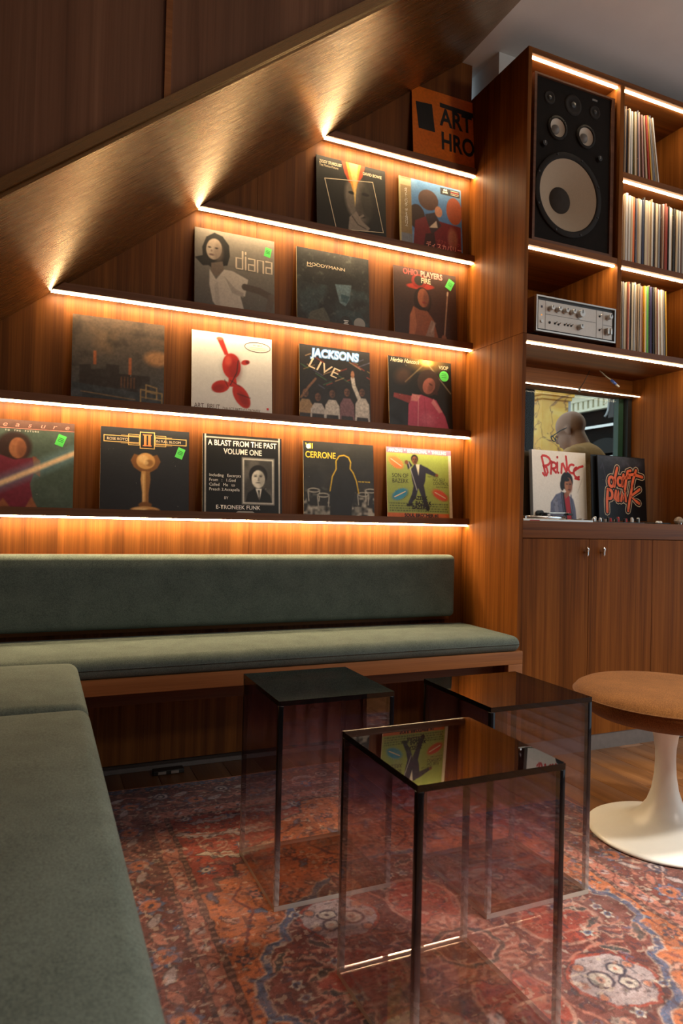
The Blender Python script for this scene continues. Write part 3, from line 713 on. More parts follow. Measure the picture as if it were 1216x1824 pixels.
me.polygons.add(len(fc)); me.polygons.foreach_set('loop_start', np.arange(0, fc.size, 4, dtype=np.int32)); me.update(calc_edges=True)
ca = me.color_attributes.new('knots', 'FLOAT_COLOR', 'POINT'); ca.data.foreach_set('color', np.concatenate([COLR.reshape(-1, 3), np.ones((len(vs), 1))], 1).reshape(-1).astype(np.float32))
t = NT('rug_pile'); at = t.node('VertexColor', layer_name='knots'); v = t.node('TexCoord').outputs['Object']
nf = t.noise(t.mapping(v, scale=(1, 2.2, 1)), 420, 3, .7); nk = t.noise(v, 900, 2)
colr = t.mix(.75, at.outputs[0], t.ramp(nf, [(.25, (.45, .45, .45)), (.75, (1.5, 1.5, 1.5))]), 'MULTIPLY')
t.bsdf(colr, .95, 0, .08, bump=t.math('ADD', nf, nk), bstr=.5, bdist=.002, sheen=.1); me.materials.append(MATS['rug_pile'])
rug = thing('rug', 'worn red and orange oriental rug with blue medallion under the tables', 'rug', (0, 0, 0))
pile = link(bpy.data.objects.new('pile', me), rug)
pts = [(x, RY1+edge_y(x), .0045) for x in np.linspace(RX0, RX1, 60)]+[(RX1+edge_x(y), y, .0045) for y in np.linspace(RY1, RY0, 80)][1:]+[(x, RY0, .0045) for x in np.linspace(RX1, RX0, 20)][1:]+[(RX0, y, .0045) for y in np.linspace(RY0, RY1, 30)][1:-1]
m = MB(); m.tube(pts, .0044, 8, closed=True); m.build('binding', fabric('rug_binding', (.30, .10, .05), (.46, .17, .09), 500), rug)
sbox('backing', simple('rug_backing', (.20, .12, .08), .9), (RX0+.012, RX1-.02, RY0+.01, RY1-.01, .0004, .0066), rug)
# ------------------------------------------------------------------ loudspeaker
SPX0, SPX1, SPZ0, SPZ1, SPY = 1.797, 2.226, 2.0872, 2.782, 2.246
spk = thing('loudspeaker', 'large black loudspeaker with beige woofer cone in the cabinet', 'loudspeaker', (0, 0, 0))
sbox('enclosure', W_SHELF, (SPX0, SPX1, SPY+.012, 2.60, SPZ0, SPZ1), spk, r=.002)
m = MB(); fw = .020
for b in ((SPX0, SPX1, SPZ0, SPZ0+fw), (SPX0, SPX1, SPZ1-fw*.4, SPZ1), (SPX0, SPX0+fw*.6, SPZ0+fw, SPZ1-fw*.4), (SPX1-fw*.9, SPX1, SPZ0+fw, SPZ1-fw*.4)): m.box(b[0], b[1], SPY-.004, SPY+.0118, b[2], b[3])
m.build('front_frame', W_SHELF, spk)
sbox('baffle', BAFFLE, (SPX0+fw*.6+.0005, SPX1-fw*.9-.0005, SPY+.004, SPY+.0115, SPZ0+fw+.0005, SPZ1-fw*.4-.0005), spk)
def sp(x, y): p = on_y(x, y, SPY); return p[0], p[2]
def deep_driver(px, r, depth, capr, capoff, cone, capmat, bolts=8, rim=1.16):
    """cone sunk behind the baffle plane, seen through a round opening"""
    cx, cz = sp(*px); y = SPY+.002
    ring = MB(); ring.lathe([(r*1.00, .004), (r*1.0, -.004), (r*1.02, -.007), (r*1.06, -.0085), (r*1.09, -.006), (r*(rim-.01), -.0065), (r*rim, -.004), (r*rim, .0015)], (cx, y, cz), 56, axis='Y'); o = ring.build('woofer' if r > .1 else 'midrange_driver', RUBBER, spk)
    c = MB(); c.lathe([(r*1.0, -.003), (r*.97, -.0015), (capr*1.02, depth), (capr*.4, depth+.001), (1e-5, depth+.001)], (cx, y, cz), 56, axis='Y'); c.build('cone', cone, o)
    d = MB(); d.lathe([(capr*1.04, depth-.0015), (capr*.92, depth-.006), (capr*.6, depth-.012), (1e-5, depth-.016)], (cx, y, cz), 32, axis='Y'); d.build('dust_cap', capmat, o)
    for k in range(bolts):
        a = 2*math.pi*(k+.5)/bolts; b = MB(); b.cyl((cx+math.cos(a)*r*(rim-.045), y-.009, cz+math.sin(a)*r*(rim-.045)), r*.022+.0008, .003, 'Y', 8); b.build('bolt', BLACK, o)
    return cx, cz
# the deep cones need an opening in the baffle and enclosure: cut them as rings of quads
bpy.data.objects.remove(bpy.data.objects['baffle'])
WO = (1012, 348); MIDS = ((992.5, 228), (1043, 244)); WR, MR = .1505, .0385
bx0, bx1, bz0, bz1 = SPX0+fw*.6+.0005, SPX1-fw*.9-.0005, SPZ0+fw+.0005, SPZ1-fw*.4-.0005
holes = [(*sp(*WO), WR*1.0)]+[(*sp(*p), MR) for p in MIDS]
cu = bpy.data.curves.new('baffle_outline', 'CURVE'); cu.dimensions = '2D'; cu.fill_mode = 'BOTH'; cu.extrude = .0035
def spl(pts):
    s_ = cu.splines.new('POLY'); s_.points.add(len(pts)-1); s_.use_cyclic_u = True
    for q, p in zip(s_.points, pts): q.co = (p[0], p[1], 0, 1)
spl([(bx0, bz0), (bx1, bz0), (bx1, bz1), (bx0, bz1)])
for cx, cz, r in holes: spl([(cx+r*math.cos(a), cz+r*math.sin(a)) for a in np.linspace(0, 2*math.pi, 49)[:-1]])
co = bpy.data.objects.new('baffle', cu); bm_ = bpy.data.meshes.new_from_object(co); bpy.data.objects.remove(co)
bm_.transform(Matrix.Translation((0, SPY+.0078, 0)) @ Matrix.Rotation(math.radians(90), 4, 'X')); bm_.materials.clear(); bm_.materials.append(BAFFLE)
o = link(bpy.data.objects.new('baffle', bm_), spk)
bpy.data.objects.remove(bpy.data.objects['enclosure'])
m = MB(); e0, e1, zz0, zz1, yy = SPX0, SPX1, SPZ0, SPZ1, SPY+.012; th = .018
for b in ((e0, e1, yy, 2.60, zz0, zz0+th), (e0, e1, yy, 2.60, zz1-th, zz1), (e0, e0+th, yy, 2.60, zz0+th, zz1-th), (e1-th, e1, yy, 2.60, zz0+th, zz1-th), (e0+th, e1-th, 2.585, 2.60, zz0+th, zz1-th)): m.box(*b)
m.build('enclosure', W_SHELF, spk)
deep_driver(WO, WR, .052, .054, 0, CONE, DUSTCAP, 8, 1.17)
for p in MIDS: deep_driver(p, MR, .012, .0195, 0, CONE2, DOMEGREY, 4, 1.28)
for p, r in (((979.6, 172.8), .021), ((1021.5, 186.6), .034), ((1060, 199.5), .022)):
    cx, cz = sp(*p); y = SPY+.0042
    m = MB(); m.lathe([(r*1.3, .0), (r*1.3, -.002), (r*1.06, -.0035), (r, -.003), (r*.72, -.0005), (r*.4, -.001), (r*.36, -.004), (1e-5, -.006)], (cx, y, cz), 36, axis='Y'); o = m.build('tweeter', RUBBER, spk)
    m = MB(); m.lathe([(r*.36, -.0042), (r*.25, -.0062), (1e-5, -.0075)], (cx, y, cz), 20, axis='Y'); m.build('dome', BLACK, o)
for p in ((968, 256), (1066, 284)):
    cx, cz = sp(*p); m = MB(); m.cyl((cx, SPY-.010, cz), .011, .014, 'Y', 18, r2=.013); o = m.build('level_control', BLACK, spk)
    m = MB(); m.box(cx-.0012, cx+.0012, SPY-.0112, SPY-.0101, cz-.002, cz+.009); m.build('pointer', ALU, o)
cx, cz = sp(1060, 178); sbox('name_plate', DOMEGREY, (cx-.014, cx+.014, SPY+.0025, SPY+.004, cz-.004, cz+.004), spk)

# ------------------------------------------------------------------ amplifier
AX0, AX1, AZ0, AZ1, AY = 1.811, 2.233, 1.722, 1.868, 2.226
amp = thing('amplifier', 'silver faced stereo amplifier on the shelf below the loudspeaker', 'amplifier', (0, 0, 0))
sbox('case', W_SHELF, (AX0, AX1, AY+.010, 2.52, AZ0, AZ1), amp, r=.002)
m = MB(); q = .006
for b in ((AX0, AX1, AZ0, AZ0+q), (AX0, AX1, AZ1-q, AZ1), (AX0, AX0+q, AZ0+q, AZ1-q), (AX1-q, AX1, AZ0+q, AZ1-q)): m.box(b[0], b[1], AY-.004, AY+.0098, b[2], b[3])
m.build('bezel', ALU, amp)
sbox('recess', BLACK, (AX0+q+.0003, AX1-q-.0003, AY+.006, AY+.0097, AZ0+q+.0003, AZ1-q-.0003), amp)
FX0, FX1, FZ0, FZ1 = AX0+.0135, AX1-.0155, AZ0+.012, AZ1-.018
fp = sbox('faceplate', FACE, (FX0, FX1, AY+.001, AY+.0058, FZ0, FZ1), amp)
for x in (FX0+.036, FX1-.088, FX1-.052): sbox('groove', BLACK, (x-.0006, x+.0006, AY+.0004, AY+.0012, FZ0, FZ1), fp)
zm = FZ0+.062
sbox('groove', BLACK, (FX0+.036, FX1-.088, AY+.0004, AY+.0012, zm-.0006, zm+.0006), fp)
sbox('groove', BLACK, (FX1-.052, FX1, AY+.0004, AY+.0012, FZ0+.058, FZ0+.0592), fp)
def knob(x, z, r, L, ptr=None):
    m = MB(); m.lathe([(r*1.15, 0), (r*1.15, -.004), (r, -.005), (r*.96, -L+.001), (r*.9, -L), (1e-5, -L)], (x, AY+.001, z), 20, axis='Y', smooth=False); o = m.build('knob', ALU, amp)
    if ptr: m = MB(); m.box(x-.0008, x+.0008, AY-L-.0006, AY-L+.0008, z, z+r*.9); m.build('pointer', BLACK, o)
zk = FZ0+.086
for x in (.058, .096, .133, .170): knob(FX0+x, zk, .0095, .022, 1)
knob(FX0+.212, zk-.002, .0155, .022, 1)
knob(FX0+.212, FZ0+.030, .0105, .022, 1)
knob(FX1-.026, FZ0+.092, .0105, .022, 1)
for x in (.036, .020): sbox('lever_switch', ALU, (FX1-x-.005, FX1-x+.005, AY-.018, AY+.001, FZ0+.018, FZ0+.044), amp, r=.002)
def toggle(x, z):
    m = MB(); m.cyl((x, AY-.001, z), .0045, .003, 'Y', 12); o = m.build('toggle_switch', BLACK, amp)
    m = MB(); m.tube([(x, AY-.001, z), (x+.002, AY-.012, z+.004)], [.0016, .0026], 8); m.build('lever', ALU, o)
for x, z in ((FX0+.086, .030), (FX0+.104, .028), (FX0+.136, .031), (FX0+.153, .031), (FX0+.170, .031), (FX1-.070, .092), (FX1-.070, .034)): toggle(x, FZ0+z)
m = MB(); m.lathe([(.0055, .001), (.0055, -.001), (.003, -.001), (.003, .0005), (1e-5, .0005)], (FX0+.058, AY, FZ0+.030), 14, axis='Y'); m.build('phone_jack', BLACK, amp)
m = MB(); m.cyl((FX0+.017, AY-.004, FZ0+.030), .0062, .006, 'Y', 14); m.build('power_button', ALU, amp)
m = MB(); m.cyl((FX0+.017, AY-.0006, FZ0+.056), .0022, .002, 'Y', 10); m.build('pilot_light', AMBER, amp)
sbox('emblem', ink('ink_navy', (.03, .03, .07)), (FX0+.013, FX0+.021, AY-.0002, AY+.0008, FZ0+.085, FZ0+.094), amp)
for i in range(4): 
    m = MB(); m.cyl(((AX0+.03, AX1-.03)[i % 2], (AY+.04, 2.49)[i//2], 1.7038), .012, .018, 'Z', 14); m.build('foot', RUBBER, amp)

# ------------------------------------------------------------------ lettering
def text_mesh(s, size=.02, align='LEFT', sx=1.0, bold=0.0, shear=0.0, spacing=1.0, line=1.0, extrude=0.0):
    c = bpy.data.curves.new('lettering', 'FONT'); c.body = s; c.size = size; c.align_x = align; c.offset = bold; c.shear = shear; c.space_character = spacing; c.space_line = line; c.extrude = extrude; c.resolution_u = 4
    o = bpy.data.objects.new('lettering', c); me = bpy.data.meshes.new_from_object(o); bpy.data.objects.remove(o); bpy.data.curves.remove(c)
    if sx != 1.0: me.transform(Matrix.Diagonal((sx, 1, 1, 1)))
    return me
def letters(s, u, v, size, mat, parent, y=0.0, rot=0.0, **kw):
    """flat print on a face looking towards -y; u, v are metres from the lower left corner"""
    me = text_mesh(s, size, **kw); me.materials.clear(); me.materials.append(mat)
    me.transform(Matrix.Translation((u, y, v)) @ Matrix.Rotation(math.radians(90), 4, 'X') @ Matrix.Rotation(rot, 4, 'Z'))
    return link(bpy.data.objects.new('lettering', me), parent)
# ------------------------------------------------------------------ record sleeves: print painted knot by knot on the front face
class Cv:
    def __init__(s, c, N=150):
        s.N = N; a = (np.arange(N)+.5)/N; s.U, s.V = np.meshgrid(a, a); s.a = np.zeros((N, N, 3)); s.a[:] = np.array(c)/255.0; s.e = 1.2/N
    def _p(s, m, c, al=1.0):
        m = np.clip(m, 0, 1)[..., None]*al; s.a = s.a*(1-m)+np.array(c)/255.0*m; return s
    def vgrad(s, c0, c1, p=1.0): return s._p(s.V**p, c1)._p((1-s.V**p)*0, c0) if False else s._p(np.ones_like(s.V), c0)._p(s.V**p, c1)
    def rect(s, u0, v0, u1, v1, c, al=1.0):
        d = np.maximum(np.maximum(u0-s.U, s.U-u1), np.maximum(v0-s.V, s.V-v1)); return s._p(.5-d/s.e, c, al)
    def ell(s, u, v, ru, rv, c, al=1.0, rot=0.0, soft=0.0):
        x, y = s.U-u, s.V-v; X = x*math.cos(rot)+y*math.sin(rot); Y = -x*math.sin(rot)+y*math.cos(rot)
        r = np.hypot(X/ru, Y/rv); w = max(soft, s.e/min(ru, rv)); return s._p(.5-(r-1)/w, c, al)
    def poly(s, pts, c, al=1.0):
        r = np.zeros(s.U.shape, bool); n = len(pts); d = np.full(s.U.shape, 9.0)
        for i in range(n):
            x1, y1 = pts[i]; x2, y2 = pts[(i+1) % n]
            r ^= ((y1 > s.V) != (y2 > s.V)) & (s.U < (x2-x1)*(s.V-y1)/(y2-y1+1e-12)+x1); d = np.minimum(d, s._sd(x1, y1, x2, y2))
        return s._p(.5+np.where(r, d, -d)/s.e, c, al)
    def _sd(s, x1, y1, x2, y2):
        vx, vy = x2-x1, y2-y1; t = np.clip(((s.U-x1)*vx+(s.V-y1)*vy)/(vx*vx+vy*vy+1e-12), 0, 1); return np.hypot(s.U-x1-t*vx, s.V-y1-t*vy)
    def line(s, pts, w, c, al=1.0, soft=0.0):
        d = np.full(s.U.shape, 9.0)
        for p, q in zip(pts[:-1], pts[1:]): d = np.minimum(d, s._sd(*p, *q))
        return s._p(.5-(d-w/2)/max(soft, s.e), c, al)
    def noise(s, sc, amp, seed=0, mono=True):
        r = np.random.RandomState(seed); out = 0
        for k, w in ((1, .6), (2, .4)):
            n = int(sc*k)+2; G = r.rand(n+1, n+1, 1 if mono else 3); x, y = s.U*(n-1), s.V*(n-1); i, j = x.astype(int), y.astype(int); fx, fy = (x-i)[..., None], (y-j)[..., None]
            out = out+w*((G[j, i]*(1-fx)+G[j, i+1]*fx)*(1-fy)+(G[j+1, i]*(1-fx)+G[j+1, i+1]*fx)*fy)
        s.a = np.clip(s.a*(1+amp*(out-.5)*2), 0, 1); return s
    def cloud(s, sc, c, al, seed=0, lo=.5, mask=None):
        k = Cv((128, 128, 128), s.N); k.noise(sc, 1.0, seed); m = np.clip((k.a[..., 0]-lo)*4, 0, 1)
        if mask is not None: m = m*mask
        return s._p(m, c, al)
    def head(s, u, v, r, skin, hair, big=1.25, face=True, tilt=0.0, cut=.2):
        s.ell(u, v+r*.18, r*big, r*big*1.06, hair, rot=tilt); s.ell(u, v-r*cut, r*.74, r*.98, skin, rot=tilt)
        sh = tuple(x*.55 for x in skin)
        s.ell(u+r*.38, v-r*cut, r*.36, r*.85, sh, .55, tilt, soft=.7)
        if face:
            for k in (-.30, .28):
                s.ell(u+k*r, v+r*.02, r*.15, r*.065, tuple(x*.16 for x in skin), .95); s.line([(u+(k-.16)*r, v+r*.15), (u+(k+.15)*r, v+r*.17)], r*.06, tuple(x*.22 for x in skin), .8)
            s.ell(u-.02*r, v-r*.66, r*.24, r*.065, tuple(x*.30 for x in skin), .9); s.ell(u+.05*r, v-r*.28, r*.09, r*.20, sh, .75, soft=.6); s.ell(u, v-r*.42, r*.12, r*.03, tuple(x*.35 for x in skin), .7)
        return s
def lin(a): return s2l(a)
t = NT('sleeve_print'); at = t.node('VertexColor', layer_name='print'); v = t.node('TexCoord').outputs['Object']; oi = t.node('ObjectInfo')
vo = t.node('VectorMath', operation='ADD', ins={0: v, 1: t.node('CombineXYZ', ins={0: t.math('MULTIPLY', oi.outputs['Random'], 9.0)}).outputs[0]}).outputs[0]
n1 = t.noise(vo, 24, 5, .7); n2 = t.noise(vo, 500, 2)
c = t.mix(t.math('MULTIPLY', t.math('GREATER_THAN', n1, .69), .22), at.outputs[0], (.55, .52, .48))
c = t.mix(.35, c, t.ramp(n2, [(.3, (.7, .7, .7)), (.7, (1.2, 1.2, 1.2))]), 'MULTIPLY')
SLEEVE = t.bsdf(c, t.math('ADD', t.math('MULTIPLY', n1, .25), .30), 0, .35, bump=n1, bstr=.05)
def sleeve(loc, cv, label, w=.315, h=.3135, th=.004, lean=5.4, edge=(200, 185, 160), name='record_sleeve', yaw=0.0, group='record sleeves on display'):
    N = cv.N; gu = np.linspace(0, 1, N+1)
    ai = np.clip(np.arange(N+1)-1, 0, N-1); bi = np.clip(np.arange(N+1), 0, N-1)
    A = lin(cv.a); A = (A[np.ix_(ai, ai)]+A[np.ix_(ai, bi)]+A[np.ix_(bi, ai)]+A[np.ix_(bi, bi)])/4
    # worn pale rim
    vs = [(x*w, -th, z*h) for z in gu for x in gu]; fs = [(j*(N+1)+i, j*(N+1)+i+1, (j+1)*(N+1)+i+1, (j+1)*(N+1)+i) for j in range(N) for i in range(N)]
    b = len(vs); vs += [(0, -th, 0), (w, -th, 0), (w, -th, h), (0, -th, h), (0, 0, 0), (w, 0, 0), (w, 0, h), (0, 0, h)]
    fs += [(b+5, b+4, b+7, b+6), (b+1, b+5, b+6, b+2), (b+4, b, b+3, b+7), (b+3, b+2, b+6, b+7), (b+4, b+5, b+1, b)]
    me = bpy.data.meshes.new(name); me.from_pydata(vs, [], fs); me.materials.append(SLEEVE)
    ca = me.color_attributes.new('print', 'FLOAT_COLOR', 'POINT'); e = lin(np.array(edge)/255.0)
    col = np.concatenate([A.reshape(-1, 3), np.repeat(e[None], 8, 0)]); ca.data.foreach_set('color', np.concatenate([col, np.ones((len(col), 1))], 1).reshape(-1).astype(np.float32))
    o = link(bpy.data.objects.new(name, me)); o.location = loc; o.rotation_euler = (-math.radians(lean), 0, yaw)
    tag(o, label, 'record', group); o['w'] = w; o['h'] = h; o['th'] = th
    return o
def T_(o, s, fu, fv, fs, mat, **kw):
    w, h = o['w'], o['h']; return letters(s, fu*w, fv*h, fs*w, mat, o, y=-o['th']-.0004, **kw)
I_W = ink('ink_white', (.78, .75, .70)); I_K = ink('ink_black', (.012, .011, .010)); I_R = ink('ink_red', (.62, .03, .03)); I_Y = ink('ink_yellow', (.75, .52, .04)); I_G = ink('ink_gold', (.62, .40, .14))
I_C = ink('ink_cream', (.70, .56, .38)); I_O = ink('ink_orange', (.80, .22, .06)); I_S = ink('ink_salmon', (.75, .25, .20)); I_LB = ink('ink_pale_blue', (.45, .62, .85)); I_BR = ink('ink_brown', (.10, .06, .045)); I_RD = ink('ink_dark_red', (.36, .05, .04))
STICK = ink('green_sticker', (.09, .62, .10)); I_GD = ink('ink_dark_green', (.01, .12, .02))
def sticker(o, fu, fv, sz=.105, rot=-.35, rnd_=False):
    w, h = o['w'], o['h']; m = MB(); y = -o['th']-.0005
    if rnd_: pts = [(fu*w+sz*w/2*math.cos(a), fv*h+sz*w/2*math.sin(a)) for a in np.linspace(0, 2*math.pi, 25)[:-1]]
    else:
        pts = []
        for a, b in ((-.40, -.5), (.40, -.5), (.40, .5), (-.40, .5)):
            x, z = a*sz*w*1.05, b*sz*w*1.2; pts.append((fu*w+x*math.cos(rot)-z*math.sin(rot), fv*h+x*math.sin(rot)+z*math.cos(rot)))
    m.prism(pts, y, y+.0003); s = m.build('price_sticker', STICK, o); s['label'] = 'green price sticker'
    for k in (.22, .05, -.12):
        m = MB(); L = sz*w*(.26 if k != .05 else .30); q = k*sz*w
        c_, s_ = math.cos(rot if not rnd_ else 0), math.sin(rot if not rnd_ else 0); P = []
        for a, b in ((-L, -.0011), (L, -.0011), (L, .0011), (-L, .0011)): P.append((fu*w+a*c_-(b+q)*s_, fv*h+a*s_+(b+q)*c_))
        m.prism(P, y-.0003, y-.0001); m.build('sticker_print', I_GD, s)
def stroke(o, pts, w_, mat, name='lettering', dy=.0005, close=False, cap=True):
    """brush stroke as a flat ribbon in sleeve fractions"""
    w, h = o['w'], o['h']; P = [np.array(p, float)*np.array([w, h]) for p in pts]; m = MB(); y = -o['th']-dy; n = len(P); L, R = [], []
    for i in range(n):
        tdir = P[min(i+1, n-1)]-P[max(i-1, 0)]; tdir = tdir/(np.linalg.norm(tdir)+1e-9); nn = np.array([-tdir[1], tdir[0]])
        ww = w_*w/2*(1 if not cap else (.75 if i in (0, n-1) else 1)); L.append(P[i]+nn*ww); R.append(P[i]-nn*ww)
    m.add([(p[0], y, p[1]) for p in L+R], [(i, i+1, n+i+1, n+i) for i in range(n-1)])
    return m.build(name, mat, o, fixn=False)
def strokes(o, lst, w_, mat, name='lettering', dy=.0005):
    w, h = o['w'], o['h']; m = MB(); y = -o['th']-dy
    for pts in lst:
        P = [np.array(p, float)*np.array([w, h]) for p in pts]; n = len(P); L, R = [], []
        for i in range(n):
            tdir = P[min(i+1, n-1)]-P[max(i-1, 0)]; tdir = tdir/(np.linalg.norm(tdir)+1e-9); nn = np.array([-tdir[1], tdir[0]]); L.append(P[i]+nn*w_*w/2); R.append(P[i]-nn*w_*w/2)
        m.add([(p[0], y, p[1]) for p in L+R], [(i, i+1, n+i+1, n+i) for i in range(n-1)])
        for q in (P[0], P[-1]):
            k = 8; m.add([(q[0]+w_*w/2*math.cos(2*math.pi*a/k), y, q[1]+w_*w/2*math.sin(2*math.pi*a/k)) for a in range(k)], [tuple(range(k))])
    return m.build(name, mat, o, fixn=False)
def arc(cx, cy, rx, ry, a0, a1, n=10): return [(cx+rx*math.cos(math.radians(a0+(a1-a0)*i/n)), cy+ry*math.sin(math.radians(a0+(a1-a0)*i/n))) for i in range(n+1)]

LEAN_Y = 2.5865
def at(px, py, row, x1=None):
    X = on_y(px, py, 2.611)[0]; return (X, LEAN_Y, SZ[row]+.0138)

# --- lowest ledge
cv = Cv((70, 84, 76)); cv.cloud(4, (96, 108, 100), .5, 1).rect(0, .9, 1, 1, (92, 62, 56), .9)
cv.ell(.40, .70, .17, .17, (52, 36, 34), soft=.25).ell(.43, .69, .085, .115, (150, 96, 66)).ell(.47, .68, .05, .1, (108, 64, 46), .6, soft=.6)
cv.poly([(.22, .62), (.40, .56), (.62, .60), (.60, .42), (.56, .30), (.62, .0), (.22, .0), (.27, .28), (.22, .45)], (112, 42, 58)).poly([(.10, .56), (.22, .63), (.24, .50), (.12, .40)], (140, 86, 60)).poly([(.58, .61), (.66, .56), (.66, .38), (.60, .42)], (140, 86, 60)).poly([(.22, 0), (.30, .14), (.40, 0)], (140, 86, 60)).poly([(.50, 0), (.58, .16), (.66, 0)], (140, 86, 60))
cv.line([(0, .16), (1, .66)], .15, (112, 150, 168), .55, soft=.09).line([(0, .16), (1, .66)], .055, (226, 190, 150), .95, soft=.03).noise(40, .10, 3)
X1 = on_y(133, 752, 2.611)[0]
o = sleeve((X1-.315, LEAN_Y, SZ[4]+.0138), cv, 'teal record sleeve crossed by a diagonal light beam, red spaced lettering on top')
for i, ch in enumerate('PLEASURE'): T_(o, ch.lower(), .02+i*.125, .925, .075, I_S, shear=.25, sx=1.4)
m = MB(); m.box(0, .315, -.0045, -.0042, .2835, .2850); m.build('printed_line', I_S, o)
T_(o, 'TO  THE  FUTURE', .30, .872, .026, I_W, spacing=1.7); sticker(o, .86, .80)

cv = Cv((33, 34, 38)); cv.ell(.5, .4, .7, .6, (40, 42, 48), .7, soft=1.2)
G1, G2, G3 = (196, 146, 88), (122, 80, 44), (232, 196, 142)
for v0, r in ((.52, 0),):
    cv.poly([(.37, .70), (.33, .62), (.37, .54), (.46, .48), (.54, .48), (.63, .54), (.67, .62), (.63, .70), (.50, .66)], G2).ell(.50, .62, .105, .095, G1).ell(.47, .645, .055, .045, G3, .6, soft=.5).ell(.54, .60, .045, .04, G2, .7, soft=.5).ell(.50, .60, .03, .025, G3, .6, soft=.5)
    cv.poly([(.455, .50), (.545, .50), (.555, .40), (.535, .25), (.535, .12), (.465, .12), (.465, .25), (.445, .40)], G1).poly([(.50, .50), (.545, .50), (.555, .40), (.535, .25), (.535, .12), (.505, .12)], G2, .75).line([(.475, .46), (.48, .14)], .012, G3, .8, soft=.02)
    cv.ell(.5, .105, .075, .035, G2).ell(.5, .045, .165, .042, G1).ell(.45, .055, .08, .018, G3, .7, soft=.5).ell(.58, .035, .08, .02, G2, .8, soft=.5)
cv.noise(60, .06, 4)
o = sleeve(at(180, 755, 4), cv, 'black record sleeve with golden trophy figure and gold banner lettering')
def frame_lines(o, rects, mat, wd=.006):
    m = MB(); w, h = o['w'], o['h']; y = -o['th']-.0004
    for (u0, v0, u1, v1) in rects:
        for b in ((u0, v0, u1, v0+wd), (u0, v1-wd, u1, v1), (u0, v0+wd, u0+wd, v1-wd), (u1-wd, v0+wd, u1, v1-wd)): m.box(b[0]*w, b[2]*w, y, y+.0002, b[1]*h, b[3]*h)
    return m.build('printed_frame', mat, o)
frame_lines(o, [(.03, .825, .43, .905), (.60, .825, .97, .905), (.43, .765, .60, .965)], I_G, .009); frame_lines(o, [(.30, .80, .43, .93), (.60, .80, .73, .93)], I_G, .006); frame_lines(o, [(.22, .815, .43, .818), (.22, .91, .43, .913), (.60, .815, .80, .818), (.60, .91, .80, .913)], I_G, .0015)
T_(o, 'ROSE ROYCE', .065, .848, .044, I_C, sx=.95); T_(o, 'IN FULL BLOOM', .615, .848, .042, I_C, sx=.95); T_(o, 'II', .515, .80, .19, I_O, align='CENTER', bold=.0016); frame_lines(o, [(.465, .925, .565, .935), (.465, .797, .565, .807)], I_O, .005)
sticker(o, .895, .735)

cv = Cv((14, 13, 13)); cv.rect(.025, 0, .04, 1, (190, 185, 178)).rect(.96, 0, .975, 1, (190, 185, 178)).rect(.025, .955, .975, .968, (190, 185, 178))
cv.rect(.485, .145, .905, .735, (120, 118, 114)).rect(.50, .16, .89, .72, (196, 192, 184)).rect(.515, .175, .875, .705, (60, 58, 56)).cloud(5, (120, 116, 110), .5, 6, mask=((cv.U > .515)*(cv.U < .875)*(cv.V > .175)*(cv.V < .705)).astype(float))
cv.poly([(.53, .175), (.56, .29), (.64, .35), (.76, .35), (.85, .27), (.87, .175)], (18, 18, 18)).poly([(.66, .35), (.74, .35), (.71, .20)], (215, 212, 205)).poly([(.69, .33), (.715, .33), (.71, .18)], (25, 25, 25))
cv.head(.695, .50, .115, (214, 208, 198), (22, 20, 20), big=1.02, cut=.28).noise(60, .08, 7)
o = sleeve(at(361, 769, 4), cv, 'black record sleeve with white lettering and framed portrait of a man in a suit')
T_(o, 'A BLAST FROM THE PAST', .5, .865, .096, I_W, align='CENTER', sx=.80, bold=.0004); T_(o, 'VOLUME ONE', .5, .765, .096, I_W, align='CENTER', sx=.80, bold=.0004)
T_(o, 'Including   Excerpts\nFrom   :   1.God\nCalled   Me   to\nPreach 2.Accapella', .08, .48, .050, I_W, line=1.15); T_(o, 'BY', .29, .205, .046, I_W, align='CENTER'); T_(o, 'E-TRONEEK FUNK', .44, .085, .068, I_W, align='CENTER', bold=.0003)
m = MB(); w_, h_ = .315, .3135; m.prism([(.36*w_, .012*h_), (.70*w_, .012*h_), (.62*w_, .062*h_), (.44*w_, .062*h_)], -.0045, -.0042); m.build('printed_plaque', ink('ink_grey', (.35, .34, .32)), o)

cv = Cv((34, 33, 31)); cv.cloud(6, (52, 50, 46), .5, 8)
dr = (cv.V < .42).astype(float); cv.cloud(14, (178, 172, 160), .95, 9, .50, dr*((cv.U < .36)+(cv.U > .62))*np.clip((.42-cv.V)*8, 0, 1)).cloud(9, (150, 146, 136), .8, 10, .45, (cv.V < .16)*1.0)
for cx, cy in ((.14, .36), (.27, .30), (.84, .33), (.95, .38)): cv.ell(cx, cy, .085, .03, (196, 190, 178)).ell(cx, cy, .07, .02, (40, 39, 37)).line([(cx-.08, cy-.02), (cx-.07, cy-.14)], .012, (170, 165, 155)).line([(cx+.08, cy-.02), (cx+.07, cy-.14)], .012, (170, 165, 155))
sil = [(.36, .05), (.37, .40), (.40, .55), (.46, .65), (.52, .67), (.62, .67), (.69, .62), (.75, .50), (.78, .34), (.72, .36), (.68, .20), (.66, .02), (.42, .02)]
cv.poly(sil, (24, 23, 22)).ell(.56, .73, .105, .11, (24, 23, 22)).line([(.365, .36), (.40, .55), (.455, .65), (.455, .76), (.50, .825), (.57, .84), (.635, .815), (.665, .75), (.655, .665), (.70, .61), (.745, .50), (.775, .34)], .014, (214, 176, 30)).noise(50, .10, 11)
o = sleeve(at(540, 782, 4), cv, 'charcoal record sleeve with yellow outlined standing silhouette and yellow title')
